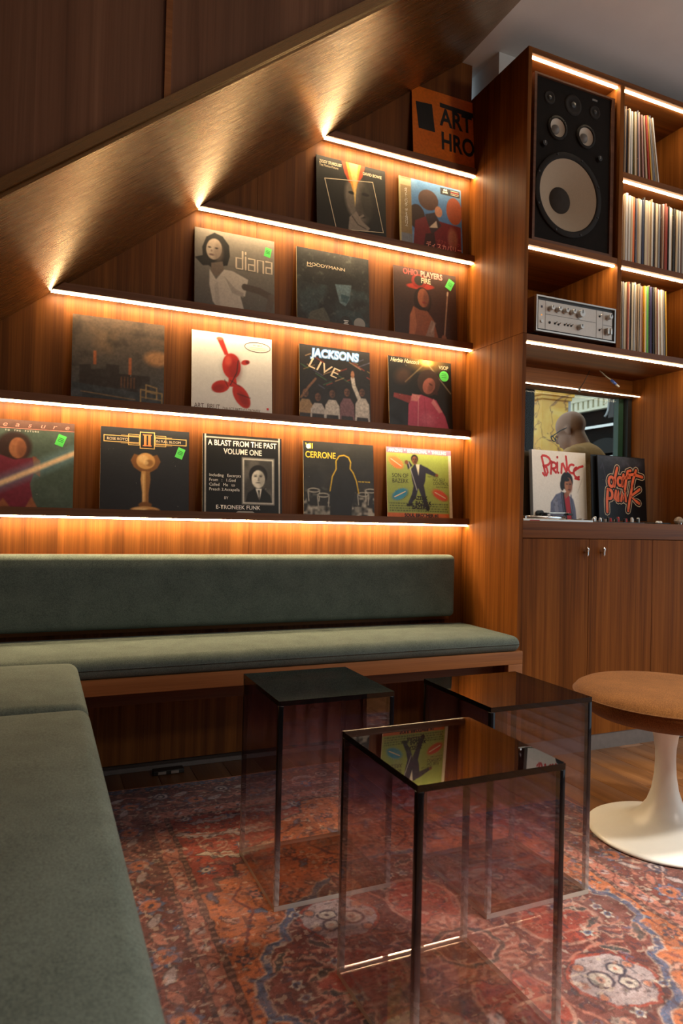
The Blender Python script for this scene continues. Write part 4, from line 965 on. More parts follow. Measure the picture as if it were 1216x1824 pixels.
T_(o, 'CERRONE', .025, .785, .115, I_Y, sx=.82, bold=.0005); T_(o, 'VII', .03, .905, .095, I_Y, bold=.0006); T_(o, 'YOU ARE THE ONE', .77, .49, .020, I_Y, bold=.0002)
m = MB(); m.cyl((.070*.315, -.0047, .93*.3135), .010, .0003, 'Y', 16); m.build('printed_disc', I_W, o)

cv = Cv((150, 166, 84)); cv.rect(0, .925, 1, 1, (150, 112, 150)).rect(.955, 0, 1, .93, (214, 206, 190)).rect(0, .035, .945, .10, (206, 104, 52)).rect(0, 0, .945, .035, (52, 112, 140))
for k in range(4): cv.rect(.02, .125+k*.034, .93, .128+k*.034, (120, 134, 66), .0)
rs_ = np.random.RandomState(5)
for k in range(4):
    u = .03
    while u < .92:
        L = .012+rs_.rand()*.03; cv.rect(u, .122+k*.033, min(u+L, .93), .140+k*.033, (74, 84, 52), .85); u += L+.012
def burst(cv, cx, cy, rx, ry, rot, c):
    pts = []
    for i in range(44):
        a = 2*math.pi*i/44; k = 1.0 if i % 2 else .68; x, y = rx*k*math.cos(a), ry*k*math.sin(a); pts.append((cx+x*math.cos(rot)-y*math.sin(rot), cy+x*math.sin(rot)+y*math.cos(rot)))
    cv.poly(pts, c)
NV = (44, 46, 66)
cv.poly([(.36, .70), (.42, .78), (.53, .78), (.60, .70), (.58, .55), (.55, .47), (.40, .47), (.38, .55)], NV).poly([(.54, .77), (.62, .74), (.76, .66), (.74, .62), (.60, .66)], NV).poly([(.39, .76), (.32, .70), (.30, .78), (.34, .82)], NV).poly([(.40, .48), (.48, .48), (.44, .34), (.36, .22), (.31, .24), (.37, .36)], NV).poly([(.46, .48), (.56, .48), (.59, .32), (.62, .20), (.56, .18), (.52, .32)], NV).poly([(.44, .78), (.50, .78), (.48, .62)], (216, 210, 196)).ell(.335, .215, .05, .022, (24, 22, 22), rot=.2).ell(.61, .175, .03, .04, (24, 22, 22))
cv.head(.425, .845, .058, (120, 74, 52), (26, 20, 18), big=.95).ell(.30, .80, .028, .03, (120, 74, 52)).ell(.765, .64, .025, .022, (120, 74, 52)).line([(.33, .80), (.45, .42)], .009, (205, 205, 205)).noise(60, .05, 12)
o = sleeve(at(688, 792, 4), cv, 'lime green record sleeve with dancing man in navy suit and starbursts', w=.322)
for cx_, cy_, ra, rot_, mt in ((.14, .79, (.145, .085), -.55, I_O), (.19, .355, (.155, .085), .45, ink('ink_cyan', (.03, .25, .42))), (.81, .36, (.155, .08), -.45, ink('ink_vermilion', (.58, .07, .03)))):
    pts = []
    for i in range(56):
        a_ = 2*math.pi*i/56; k = 1.0 if i % 2 else .66; x, y = ra[0]*k*math.cos(a_), ra[1]*k*math.sin(a_); pts.append(((cx_+x*math.cos(rot_)-y*math.sin(rot_))*.322, (cy_+x*math.sin(rot_)+y*math.cos(rot_))*.3135))
    m = MB(); m.prism(pts, -.0043, -.0041); m.build('printed_burst', mt, o)
    strokes(o, [[(cx_-.09*math.cos(rot_), cy_-.09*math.sin(rot_)), (cx_+.09*math.cos(rot_), cy_+.09*math.sin(rot_))]], .014, I_C, 'printed_line')
T_(o, 'AMAZING  *  SENSATIONAL  *  THRILLING', .475, .937, .062, I_W, align='CENTER', sx=.76, bold=.0005)
T_(o, 'SON OF\nBAZERK', .075, .585, .080, I_K, sx=.86, line=.9); T_(o, 'FEATURING', .62, .605, .032, I_K); T_(o, 'NO SELF\nCONTROL', .70, .555, .060, I_K, sx=.85, line=.85); T_(o, 'AND THE BAND', .745, .465, .027, I_K)
for k, (u, v) in enumerate(((.36, .285), (.42, .215), (.37, .160))): T_(o, 'BAZERK', u, v, .072, I_K, bold=.0009, sx=.95)
T_(o, 'SOUL BROTHER #1', .25, .048, .062, I_K, bold=.0008, sx=1.0)

# --- fourth ledge
cv = Cv((74, 62, 54)); cv.vgrad((62, 64, 66), (84, 68, 56)).cloud(4, (112, 88, 66), .6, 13, .45, np.clip((cv.V-.35)*3, 0, 1)).cloud(6, (44, 38, 34), .7, 14, .52, (cv.V > .4)*1.0).ell(.92, .58, .14, .09, (168, 118, 76), .8, soft=.6)
cv.poly([(.08, .05), (.08, .42), (.20, .44), (.20, .38), (.36, .40), (.36, .46), (.50, .46), (.50, .36), (.84, .36), (.84, .05)], (48, 42, 40)).poly([(0, 0), (1, 0), (1, .14), (0, .22)], (54, 58, 62)).cloud(10, (92, 94, 98), .55, 15, .45, np.clip((.40-cv.V)*3, 0, 1))
for k in range(5): cv.rect(.52+k*.035, .20, .535+k*.035, .33, (110, 72, 48), .8)
for u, v, a, b in ((.74, .02, .98, .20), (.80, .10, .92, .26)): cv.line([(u, v), (u, b), (a, b-.03), (a, v)], .014, (150, 124, 84)).line([(u, (v+b)/2), (a, (v+b)/2-.02)], .012, (140, 116, 78))
for u, v, hh in ((.24, .44, .16), (.62, .36, .20)): cv.rect(u-.016, v, u+.016, v+hh, (150, 84, 50))
cv.line([(.1, .12), (.68, .07)], .008, (150, 118, 80)).noise(50, .18, 16)
o = sleeve(at(130, 550, 3), cv, 'worn dusky brown record sleeve showing an industrial building at twilight', edge=(170, 150, 120), w=.318)

cv = Cv((230, 226, 218)); cv.vgrad((222, 220, 216), (236, 230, 222))
RB, RK, RH = (190, 44, 34), (116, 24, 22), (226, 96, 74)
cv.ell(.50, .58, .135, .18, (160, 155, 150), .5, soft=.8).ell(.485, .60, .115, .16, RB).ell(.52, .57, .08, .14, RK, .5, soft=.8).ell(.445, .66, .04, .06, RH, .7, soft=.8)
cv.poly([(.30, .93), (.38, .93), (.45, .74), (.40, .73)], RB).ell(.34, .93, .042, .022, RH).ell(.66, .665, .055, .032, RB, rot=.3).ell(.685, .67, .025, .02, RK)
cv.poly([(.45, .46), (.54, .46), (.56, .34), (.44, .34)], RB).ell(.35, .33, .115, .075, RB, rot=.35).ell(.33, .31, .08, .045, RK, .5, rot=.35, soft=.7).ell(.61, .23, .09, .16, RB, rot=.55).ell(.635, .20, .05, .1, RK, .5, rot=.55, soft=.7)
cv.line([(.57, .68), (.55, .52), (.47, .36)], .010, (40, 30, 28)).line([(.47, .42), (.60, .35)], .008, (60, 30, 28)).line([(.40, .42), (.44, .34)], .008, (60, 30, 28)).line([(.56, .26), (.72, .22)], .008, (60, 30, 28)).noise(60, .03, 17)
o = sleeve(at(342, 582, 3), cv, 'white record sleeve with a red balloon-like shape on it', edge=(222, 214, 200))
T_(o, 'ART  BRUT', .03, .045, .084, I_BR, sx=.76); T_(o, 'DIALECT BATTLE E-TRONEEK', .375, .045, .050, I_BR, sx=.72)
m = MB(); w_, h_ = .315, .3135
m.box(.885*w_, .99*w_, -.0045, -.0042, .018*h_, .045*h_); m.box(.93*w_, .957*w_, -.0045, -.0042, .085*h_, .112*h_); m.build('printed_mark', I_R, o)
strokes(o, [arc(.815, .875, .165, .062, 0, 360, 28)], .009, I_BR, 'printed_oval'); T_(o, 'ART BRUT', .815, .89, .026, I_BR, align='CENTER'); 
for k in range(2): strokes(o, [[(.715, .868-k*.022), (.915, .868-k*.022)]], .006, I_C, 'printed_line')

cv = Cv((28, 24, 24)); 
for k in range(26):
    a = rs_.rand()*1.0; b = .45+rs_.rand()*.5; c_ = [(170, 60, 40), (60, 110, 70), (150, 120, 60), (90, 90, 120), (190, 150, 110)][k % 5]; L = .05+rs_.rand()*.12; cv.line([(a, b), (a+L, b+(-.5 if k % 2 else .45)*L)], .012, c_, .75)
for (u, hgt, shirt, sk) in ((.08, .40, (150, 120, 86), (110, 72, 54)), (.25, .36, (178, 170, 164), (104, 66, 48)), (.45, .42, (192, 184, 176), (104, 66, 48)), (.66, .46, (120, 84, 90), (110, 70, 52)), (.88, .48, (196, 188, 180), (104, 66, 48))):
    cv.poly([(u-.11, 0), (u-.10, hgt-.20), (u-.05, hgt-.12), (u+.05, hgt-.12), (u+.10, hgt-.20), (u+.11, 0)], shirt).poly([(u-.09, 0), (u-.08, .10), (u+.08, .10), (u+.09, 0)], (44, 38, 40)); cv.head(u, hgt-.03, .055, sk, (24, 18, 17), big=1.25)
cv.line([(.84, .34), (.76, .52), (.745, .62)], .055, (196, 188, 180)).ell(.745, .67, .026, .05, (170, 116, 84)).line([(.02, .30), (.12, .44), (.22, .56)], .03, (120, 84, 60)).noise(60, .22, 18)
o = sleeve(at(533, 607, 3), cv, 'dark concert record sleeve with group of singers in white, chrome blue title', edge=(196, 170, 130))
T_(o, 'JACKSONS', .5, .855, .145, ink('ink_glow_blue', (.10, .26, .62)), align='CENTER', bold=.0042, sx=.95, shear=.1).location.y = .0001
T_(o, 'JACKSONS', .5, .855, .145, I_LB, align='CENTER', bold=.0012, sx=.95, shear=.1); T_(o, 'LIVE', .10, .72, .19, I_C, rot=-.30, sx=1.25, shear=.15)

cv = Cv((20, 18, 18)); cv.ell(.60, .98, .24, .12, (190, 140, 50), .8, soft=1.4).ell(.60, .97, .09, .05, (246, 214, 130), soft=1.0).line([(.60, .97), (.26, .66)], .012, (178, 150, 100), .8, soft=.02).line([(.62, .95), (.98, .56)], .012, (190, 170, 140), .8, soft=.02).ell(.22, .74, .13, .10, (110, 66, 40), .5, rot=.5, soft=.8)
PK = (182, 70, 100)
cv.poly([(.28, .0), (.30, .34), (.34, .47), (.50, .50), (.74, .44), (.88, .22), (.95, .0)], PK).poly([(.34, .47), (.08, .49), (.07, .43), (.32, .36)], (132, 50, 48)).poly([(.34, .40), (.36, .50), (.50, .49), (.44, .40)], (206, 130, 130)).poly([(.70, .46), (.84, .28), (.78, .26), (.66, .40)], (206, 126, 136)).line([(.46, .46), (.44, .05)], .009, (216, 150, 160)).line([(.55, .46), (.58, .05)], .008, (150, 48, 76)).ell(.60, .16, .12, .1, (210, 120, 146), .5, soft=.9)
cv.head(.63, .66, .125, (150, 86, 74), (54, 34, 28), big=1.42, tilt=-.5, face=False).ell(.735, .55, .045, .03, (60, 28, 26), .8, rot=-.6).ell(.66, .66, .035, .012, (60, 30, 28), .8, rot=-.5).noise(50, .08, 19)
o = sleeve(at(691, 628, 3), cv, 'black record sleeve with laughing figure in pink shirt, round green sticker', edge=(190, 160, 120))
T_(o, 'Herbie Hancock', .03, .925, .085, I_C, shear=.45, sx=.80); T_(o, 'VSOP', .80, .895, .075, I_C, sx=.85); sticker(o, .88, .80, .15, rnd_=True)

# --- middle ledge
cv = Cv((120, 112, 104)); cv.vgrad((92, 86, 80), (138, 128, 116), 1.2)
HR = (30, 26, 24)
cv.poly([(.10, .60), (.09, .76), (.14, .90), (.24, .97), (.34, .94), (.42, .84), (.43, .70), (.40, .58), (.34, .56), (.20, .52)], HR).poly([(.0, .62), (.10, .66), (.20, .55), (.10, .53)], HR)
cv.poly([(.20, .58), (.34, .62), (.36, .50), (.26, .42), (.20, .46)], (112, 96, 84)).ell(.235, .76, .095, .135, (178, 158, 140), rot=-.15).ell(.29, .72, .06, .12, (120, 102, 90), .6, soft=.7)
for k in (.18, .265): cv.ell(k, .775, .020, .010, (50, 42, 38))
cv.ell(.205, .685, .032, .013, (110, 84, 76)).ell(.205, .735, .012, .016, (120, 100, 88), .7, soft=.6)
cv.poly([(.18, .50), (.26, .38), (.36, .52), (.46, .52), (.66, .44), (.62, .22), (.56, .22), (.62, .0), (.30, .0), (.22, .10), (.18, .30)], (190, 178, 164)).poly([(.36, .44), (.50, .30), (.60, .26), (.60, .20), (.46, .24)], (156, 144, 132), .8).poly([(.26, .0), (.24, .30), (.28, .36), (.32, .0)], (168, 156, 144), .7)
cv.line([(.62, .34), (.80, .32), (.96, .26)], .085, (84, 72, 64)).line([(.96, .26), (.90, .0)], .085, (92, 80, 72)).ell(.97, .25, .04, .05, (100, 86, 76), .8, soft=.5).noise(60, .07, 20)
o = sleeve(at(347, 402, 2), cv, 'sepia record sleeve with dark-haired woman in a white blouse and square lettering', edge=(206, 190, 160))
dl = []; 
def sq(u0, v0, u1, v1): return [(u0, v0), (u1, v0), (u1, v1), (u0, v1), (u0, v0)]
dl += [sq(.510, .565, .590, .70), [(.590, .70), (.590, .79)], [(.628, .565), (.628, .725)], [(.628, .765), (.628, .785)]]
dl += [[(.665, .715), (.745, .715), (.745, .565), (.665, .565), (.665, .64), (.745, .64)], [(.780, .56), (.780, .715), (.855, .715), (.855, .56)], [(.890, .715), (.965, .715), (.965, .565), (.890, .565), (.890, .64), (.965, .64)]]
strokes(o, dl, .022, ink('ink_sepia_light', (.62, .50, .36))); sticker(o, .915, .84, .10, -.2)

cv = Cv((36, 35, 33)); cv.cloud(6, (52, 50, 46), .6, 21).cloud(5, (60, 78, 82), .55, 22, .45, (cv.V < .55)*1.0)
cv.poly([(.12, .0), (.18, .16), (.36, .24), (.44, .10), (.44, 0)], (78, 76, 66)).poly([(.60, 0), (.66, .26), (.86, .24), (.97, .10), (.97, 0)], (46, 58, 60)).poly([(.52, .58), (.75, .60), (.72, .40), (.66, .30), (.58, .34)], (96, 116, 122)).poly([(.60, .46), (.72, .44), (.68, .34), (.60, .36)], (52, 78, 84)).poly([(.44, .66), (.50, .74), (.66, .78), (.80, .70), (.84, .60), (.66, .62), (.50, .58)], (36, 34, 32)).ell(.70, .88, .08, .12, (60, 58, 54), .7, soft=1.0).cloud(22, (104, 106, 98), .5, 23, .62).ell(.67, .07, .075, .075, (18, 18, 18)).noise(70, .22, 24)
o = sleeve(at(528, 433, 2), cv, 'grey teal record sleeve with shadowed figure in a brimmed hat', edge=(216, 196, 160), w=.322)
T_(o, 'MOODYMANN', .135, .775, .060, I_C, sx=1.3); strokes(o, [[(.14, .762), (.21, .762)]], .010, I_C, 'printed_line')
for u, mt in ((.665, I_K), (.855, ink('ink_dull_grey', (.26, .25, .23)))):
    m = MB(); m.cyl((u*.322, -.0048, .085*.3135), .026, .0004, 'Y', 28); q = m.build('round_sticker', mt, o); q['label'] = 'round dark sticker'
strokes(o, [[(.635, .105), (.695, .105)], [(.645, .082), (.685, .082)], [(.635, .060), (.695, .060)]], .012, I_W, 'printed_line', dy=.0013)

cv = Cv((52, 30, 24)); cv.vgrad((46, 26, 22), (66, 40, 30)).ell(.70, .35, .35, .5, (64, 34, 28), .6, soft=1.0)
cv.ell(.42, .76, .22, .045, (172, 48, 34), rot=.08).ell(.40, .83, .12, .10, (140, 36, 28)).ell(.40, .84, .075, .07, (44, 34, 26)).ell(.45, .56, .14, .19, (38, 22, 18)).ell(.46, .60, .088, .135, (150, 84, 56)).ell(.51, .58, .05, .12, (96, 48, 34), .7, soft=.7).ell(.47, .535, .03, .013, (120, 40, 36))
cv.poly([(.22, .0), (.24, .32), (.30, .46), (.40, .42), (.52, .42), (.62, .30), (.70, .0)], (136, 76, 52)).poly([(.22, .0), (.25, .34), (.31, .46), (.35, .2), (.30, 0)], (176, 104, 70), .7).poly([(.46, .0), (.58, .30), (.63, .28), (.62, 0)], (146, 120, 112), .85).line([(.58, .14), (.64, .26)], .02, (196, 170, 160), .7, soft=.03).line([(.86, .74), (.79, .10)], .020, (150, 116, 96)).line([(.86, .74), (.855, .70)], .026, (190, 160, 140)).ell(.78, .06, .04, .05, (136, 84, 64)).noise(60, .12, 25)
o = sleeve(at(700, 470, 2), cv, 'dark brown record sleeve with figure in a red hat holding a pale rod', edge=(130, 90, 70))
T_(o, 'OHIO', .15, .905, .115, I_RD, bold=.0012, sx=.78); T_(o, 'PLAYERS', .425, .905, .115, I_S, bold=.0012, sx=.80); T_(o, 'FIRE', .43, .815, .105, I_C, sx=.82, bold=.0006); sticker(o, .90, .86, .125, -.5)

# --- second ledge
cv = Cv((26, 24, 22)); fr_ = [(.115, .70), (.81, .80), (.955, .12), (.27, .04)]
fr2 = [(.12, .695), (.80, .79), (.945, .13), (.275, .05)]
cv.poly(fr2, (32, 30, 28)).ell(.60, .50, .20, .32, (122, 110, 98), .95, rot=.15, soft=.25).ell(.74, .52, .13, .30, (44, 40, 36), .8, soft=.6).ell(.50, .585, .05, .022, (22, 20, 18)).ell(.70, .60, .055, .022, (22, 20, 18)).ell(.60, .38, .05, .09, (70, 62, 54), .7, soft=.7).ell(.62, .28, .07, .02, (44, 36, 32)).poly([(.44, .06), (.46, .24), (.56, .34), (.64, .22), (.76, .14), (.72, .09)], (138, 124, 110)).line([(.50, .26), (.58, .16), (.70, .12)], .012, (60, 52, 46)).line([(.60, .26), (.66, .30)], .03, (138, 124, 110))
cv.poly([(.36, 1.0), (.70, 1.0), (.66, .84), (.58, .72), (.46, .72), (.40, .84)], (206, 74, 26), .9).poly([(.42, 1.0), (.64, 1.0), (.60, .80), (.56, .60), (.52, .60), (.46, .80)], (240, 160, 60)).poly([(.46, 1), (.60, 1), (.57, .7), (.545, .40), (.52, .7)], (250, 206, 120)).noise(60, .10, 26)
o = sleeve(at(563, 278, 1), cv, 'black record sleeve with flame over a slanted framed face', edge=(70, 60, 52))
strokes(o, [fr_+[fr_[0]]], .012, I_C, 'printed_frame'); T_(o, 'ZIGGY STARDUST', .04, .905, .058, I_C, sx=.68, bold=.0004); T_(o, 'The Motion Picture', .04, .86, .050, I_C, sx=.68); T_(o, 'DAVID BOWIE', .665, .875, .058, I_C, sx=.75, bold=.0004)

cv = Cv((62, 106, 160)); cv.vgrad((56, 92, 146), (78, 126, 176)).cloud(4, (140, 170, 196), .6, 27, .55)
BRN, MAR = (74, 46, 38), (110, 34, 40)
cv.ell(.46, .74, .16, .15, BRN).ell(.27, .46, .13, .18, (50, 32, 30)).ell(.88, .66, .13, .20, (150, 74, 50)).poly([(.20, 0), (.24, .40), (.42, .50), (.66, .46), (.98, .44), (.98, 0)], MAR).poly([(.40, .52), (.56, .58), (.66, .40), (.50, .24)], (56, 44, 52)).ell(.62, .60, .06, .08, (178, 122, 96)).poly([(.36, .0), (.40, .24), (.54, .28), (.58, .0)], (60, 34, 36)).ell(.84, .24, .08, .16, (160, 104, 82), .8, soft=.5).poly([(.46, .34), (.58, .46), (.60, .36)], (196, 176, 160))
cv.rect(0, 0, .19, 1, (134, 112, 78)).rect(.02, .04, .185, .19, (118, 122, 130)).rect(.02, .88, .185, .97, (176, 152, 116)).rect(.005, 0, .02, 1, (196, 178, 130)).rect(.66, .875, .98, .975, (28, 24, 24)).noise(60, .09, 28)
o = sleeve(at(710, 311, 1), cv, 'blue and maroon record sleeve with a tan vertical strip and Japanese lettering', edge=(190, 170, 120))
T_(o, 'ディスカバリー', .40, .055, .098, I_S, sx=.86, bold=.0004); T_(o, 'ダフト・パンク', .58, .145, .060, I_RD, sx=.9); T_(o, 'ダ\nフ\nト\n・\nパ\nン\nク\n\nデ\nィ\nス\nカ\nバ\nリ\nー', .105, .80, .052, I_W, align='CENTER', line=.72); T_(o, 'daft\npunk', .74, .935, .042, I_W, align='CENTER', bold=.0003, line=.75)
for k in range(4): strokes(o, [[(.83, .955-k*.019), (.96, .955-k*.019)]], .006, I_R if k == 1 else I_C, 'printed_line')

# --- topmost ledge
cv = Cv((232, 120, 34)); cv.cloud(5, (222, 108, 28), .5, 29).noise(60, .08, 30)
o = sleeve(at(733, 163, 0), cv, 'orange poster sleeve with heavy black capital letters on the topmost ledge', edge=(170, 80, 30), w=.335, h=.335, group='record sleeves on display')
T_(o, 'ART', .42, .55, .34, I_K, sx=.78, bold=.003); T_(o, 'HRO', .42, .22, .34, I_K, sx=.72, bold=.003)
m = MB(); m.prism([(.055*.335, .78*.335), (.30*.335, .80*.335), (.335*.335, .42*.335), (.09*.335, .42*.335)], -.0046, -.0042); m.prism([(.42*.335, .86*.335), (.98*.335, .845*.335), (.98*.335, .775*.335), (.42*.335, .80*.335)], -.0046, -.0042); m.build('printed_block', I_K, o)
for k in range(7): strokes(o, [[(.09+k*.002, .75-k*.045), (.305+k*.003, .755-k*.045)]], .010, I_O, 'printed_line')

# --- two sleeves on the music deck
cv = Cv((238, 233, 226)); cv.ell(.85, .6, .5, .9, (228, 222, 214), .5, soft=1.0)
JK = (104, 108, 134)
cv.poly([(.30, 0), (.32, .24), (.42, .36), (.54, .40), (.62, .38), (.74, .30), (.78, .16), (.79, 0)], JK).poly([(.54, .40), (.66, .36), (.72, .0), (.58, 0)], (26, 24, 28)).poly([(.57, .36), (.67, .34), (.70, .0), (.62, .0)], (176, 28, 36)).poly([(.36, .26), (.44, .33), (.46, .10), (.40, .08)], (140, 142, 160), .7).cloud(30, (60, 60, 76), .6, 33, .62, ((cv.V < .34)*(cv.U < .52)*(cv.U > .33)).astype(float)).line([(.52, .40), (.56, .0)], .02, (52, 54, 74)).line([(.70, .36), (.74, .0)], .02, (80, 84, 108))
cv.poly([(.57, .38), (.60, .30), (.67, .36), (.68, .44)], (150, 94, 66)).ell(.63, .565, .115, .135, (24, 20, 20)).ell(.54, .50, .04, .08, (24, 20, 20)).ell(.655, .50, .072, .115, (176, 116, 82)).ell(.69, .49, .04, .10, (120, 70, 50), .6, soft=.6)
for k in (.63, .69): cv.ell(k, .52, .018, .008, (34, 24, 22))
cv.ell(.67, .435, .026, .009, (84, 40, 36)).ell(.62, .585, .06, .03, (24, 20, 20)).line([(.93, .62), (.83, .40)], .006, (176, 170, 162)).noise(60, .03, 31)
DECK_Z = .9422; RISER_Z = .9665
sbox('riser', W_CABX, (XI+.001, 2.352, 2.521, 2.603, .9425, RISER_Z), cab); sbox('riser', W_CABX, (2.354, XR-.028, 2.4535, 2.603, .9425, RISER_Z), cab)
pr = on_y(945, 800, 2.555)
bkc = Cv((58, 50, 34), 8); sleeve((2.030, 2.586, RISER_Z+.0012), bkc, 'dark olive record sleeve standing behind the white box set', w=.316, h=.316, th=.005, lean=2.0, edge=(60, 54, 38), group='sleeves on the music deck')
o = sleeve((2.066, 2.548, RISER_Z+.0012), cv, 'white record box set with red brush lettering leaning in the niche', w=.318, h=.318, th=.022, lean=4.0, edge=(150, 146, 140), group='sleeves on the music deck')
strokes(o, [[(.175, .90), (.20, .80), (.23, .67), (.22, .62), (.19, .66)], arc(.21, .845, .12, .075, 100, -95, 12), [(.20, .77), (.26, .745), (.28, .68), (.25, .63)],
            [(.355, .84), (.345, .74), (.335, .66)], arc(.385, .785, .055, .045, 110, -90, 8), [(.365, .74), (.43, .68)],
            [(.46, .83), (.455, .70), (.475, .68)], [(.463, .905), (.463, .915)],
            [(.53, .68), (.545, .82), (.56, .83), (.63, .69), (.64, .72), (.635, .85), (.625, .93)],
            arc(.735, .75, .065, .065, 60, 290, 12), arc(.83, .70, .065, .075, 100, 300, 12), [(.77, .72), (.87, .78), (.94, .80)], [(.79, .61), (.86, .60)]], .036, I_R)
dp = on_y(1066, 813, 2.47)
bkc = Cv((10, 10, 10), 8); sleeve((dp[0]-.022, 2.486, RISER_Z+.0012), bkc, 'plain black record sleeve standing behind the orange lettered one', w=.306, h=.310, th=.006, lean=3.0, edge=(12, 12, 12), group='sleeves on the music deck')
cv = Cv((15, 15, 19)); cv.cloud(4, (54, 54, 66), .8, 34, .42, np.clip((cv.V-.55)*2.2, 0, 1)).ell(.45, .95, .45, .16, (86, 92, 100), .6, soft=1.2).line([(.06, .80), (.10, .88), (.16, .66), (.12, .30)], .012, (74, 70, 88), .8, soft=.02).line([(.30, .74), (.45, .84), (.60, .92), (.70, .80), (.88, .90)], .03, (82, 78, 94), .7, soft=.04).noise(30, .15, 35)
o = sleeve((dp[0], 2.466, RISER_Z+.0012), cv, 'black record sleeve with orange brush lettering on the music deck', w=.300, h=.306, th=.008, lean=4.0, edge=(20, 20, 22), group='sleeves on the music deck', yaw=-.0)
bl = [arc(.27, .60, .055, .075, 20, 380, 14), [(.40, .82), (.345, .66), (.33, .53)], arc(.45, .61, .05, .065, 20, 380, 14), [(.53, .72), (.495, .60), (.50, .54)],
      [(.68, .79), (.62, .78), (.575, .62), (.545, .47)], [(.53, .67), (.66, .68)], [(.80, .80), (.735, .66), (.70, .55)], [(.62, .715), (.74, .735), (.93, .70)],
      [(.19, .48), (.165, .30), (.165, .13)], arc(.225, .405, .055, .07, 110, -110, 10), [(.36, .46), (.325, .34), (.36, .30), (.42, .46), (.40, .31)], [(.46, .31), (.49, .45), (.50, .32), (.555, .46), (.56, .31)], [(.70, .52), (.655, .38), (.60, .16)], [(.86, .50), (.665, .385), (.80, .30), (.84, .28)]]
strokes(o, bl, .120, I_C, 'lettering_outline', dy=.0003); strokes(o, bl, .098, I_K, 'lettering_shadow', dy=.0006); strokes(o, bl, .048, ink('ink_bright_orange', (.85, .16, .06)), 'lettering', dy=.0009)
# ------------------------------------------------------------------ records filed in the cabinet
t = NT('spine_card'); oi = t.node('ObjectInfo'); v = t.node('TexCoord').outputs['Object']
vo = t.node('VectorMath', operation='ADD', ins={0: t.mapping(v, scale=(.05, .3, .3)), 1: t.node('CombineXYZ', ins={0: t.math('MULTIPLY', oi.outputs['Random'], 37.0), 2: t.math('MULTIPLY', oi.outputs['Random'], 11.0)}).outputs[0]}).outputs[0]
n1 = t.noise(vo, 150, 4, .7); n2 = t.noise(vo, 14, 3)
c = t.mix(t.math('MULTIPLY', t.math('GREATER_THAN', n1, .66), .8), oi.outputs['Color'], (.62, .55, .45)); c = t.mix(.5, c, t.ramp(n2, [(.3, (.72, .72, .72)), (.7, (1.15, 1.15, 1.15))]), 'MULTIPLY')
t.bsdf(c, .55, 0, .3)
pm_ = MB(); pm_.box(0, 1, 0, .312, 0, .3125); seed_o = pm_.build('filed_record', MATS['spine_card']); seed_me = seed_o.data; bpy.data.objects.remove(seed_o)
PAL = {'white': (216, 210, 200), 'cream': (206, 186, 152), 'beige': (178, 150, 116), 'tan': (164, 120, 76), 'dark': (46, 42, 38), 'black': (26, 24, 24), 'grey': (140, 138, 136), 'slate': (96, 102, 116), 'brown': (96, 64, 46), 'olive': (120, 130, 58), 'orange': (206, 100, 46), 'red': (168, 54, 44), 'yellow': (214, 160, 44), 'green': (104, 172, 62), 'purple': (78, 70, 104), 'pink': (196, 152, 146), 'rust': (130, 58, 36), 'navy': (50, 56, 80)}
ROWS = [(2.4663, 'top', 'white:7 white:5 cream:4 cream:6 dark:2 olive:5 orange:4 dark:4 beige:3 brown:4 slate:5 dark:3 beige:4 white:6 grey:4 white:6 dark:2 olive:3 cream:7 tan:6 slate:3 pink:5 beige:3 brown:3 pink:4 tan:3 brown:3 cream:5 beige:3 red:5 rust:2 yellow:4 cream:3 grey:4 navy:4 cream:3 beige:4 white:5'.split(), .165),
        (2.0873, 'middle', 'dark:4 black:3 dark:5 dark:4 cream:5 beige:3 cream:4 tan:2 beige:5 brown:2 white:7 white:6 beige:3 cream:4 orange:6 grey:5 slate:4 beige:4 brown:2 cream:5 white:5 navy:6 dark:3 cream:9 pink:6 cream:7 beige:3 white:4 black:5 brown:3 cream:6 tan:4 grey:6 slate:2 brown:4 tan:4 white:4 rust:5 red:4 brown:4 dark:3 white:8 cream:5 dark:6 black:5 beige:4 cream:5 slate:4 white:5 brown:4 grey:5 cream:6'.split(), .0),
        (1.7038, 'bottom', 'white:4 pink:3 black:3 cream:6 cream:5 beige:4 cream:5 grey:4 slate:4 cream:6 beige:3 rust:4 orange:3 white:4 dark:3 cream:6 black:4 white:5 beige:3 dark:3 beige:4 dark:3 cream:4 pink:4 beige:2 red:3 yellow:5 white:4 green:6 black:4 beige:4 purple:7 dark:5 grey:3 beige:4 cream:3 rust:3 white:5 cream:6 white:5 beige:4 grey:4 dark:3 yellow:4'.split(), .045)]
rn = random.Random(9)
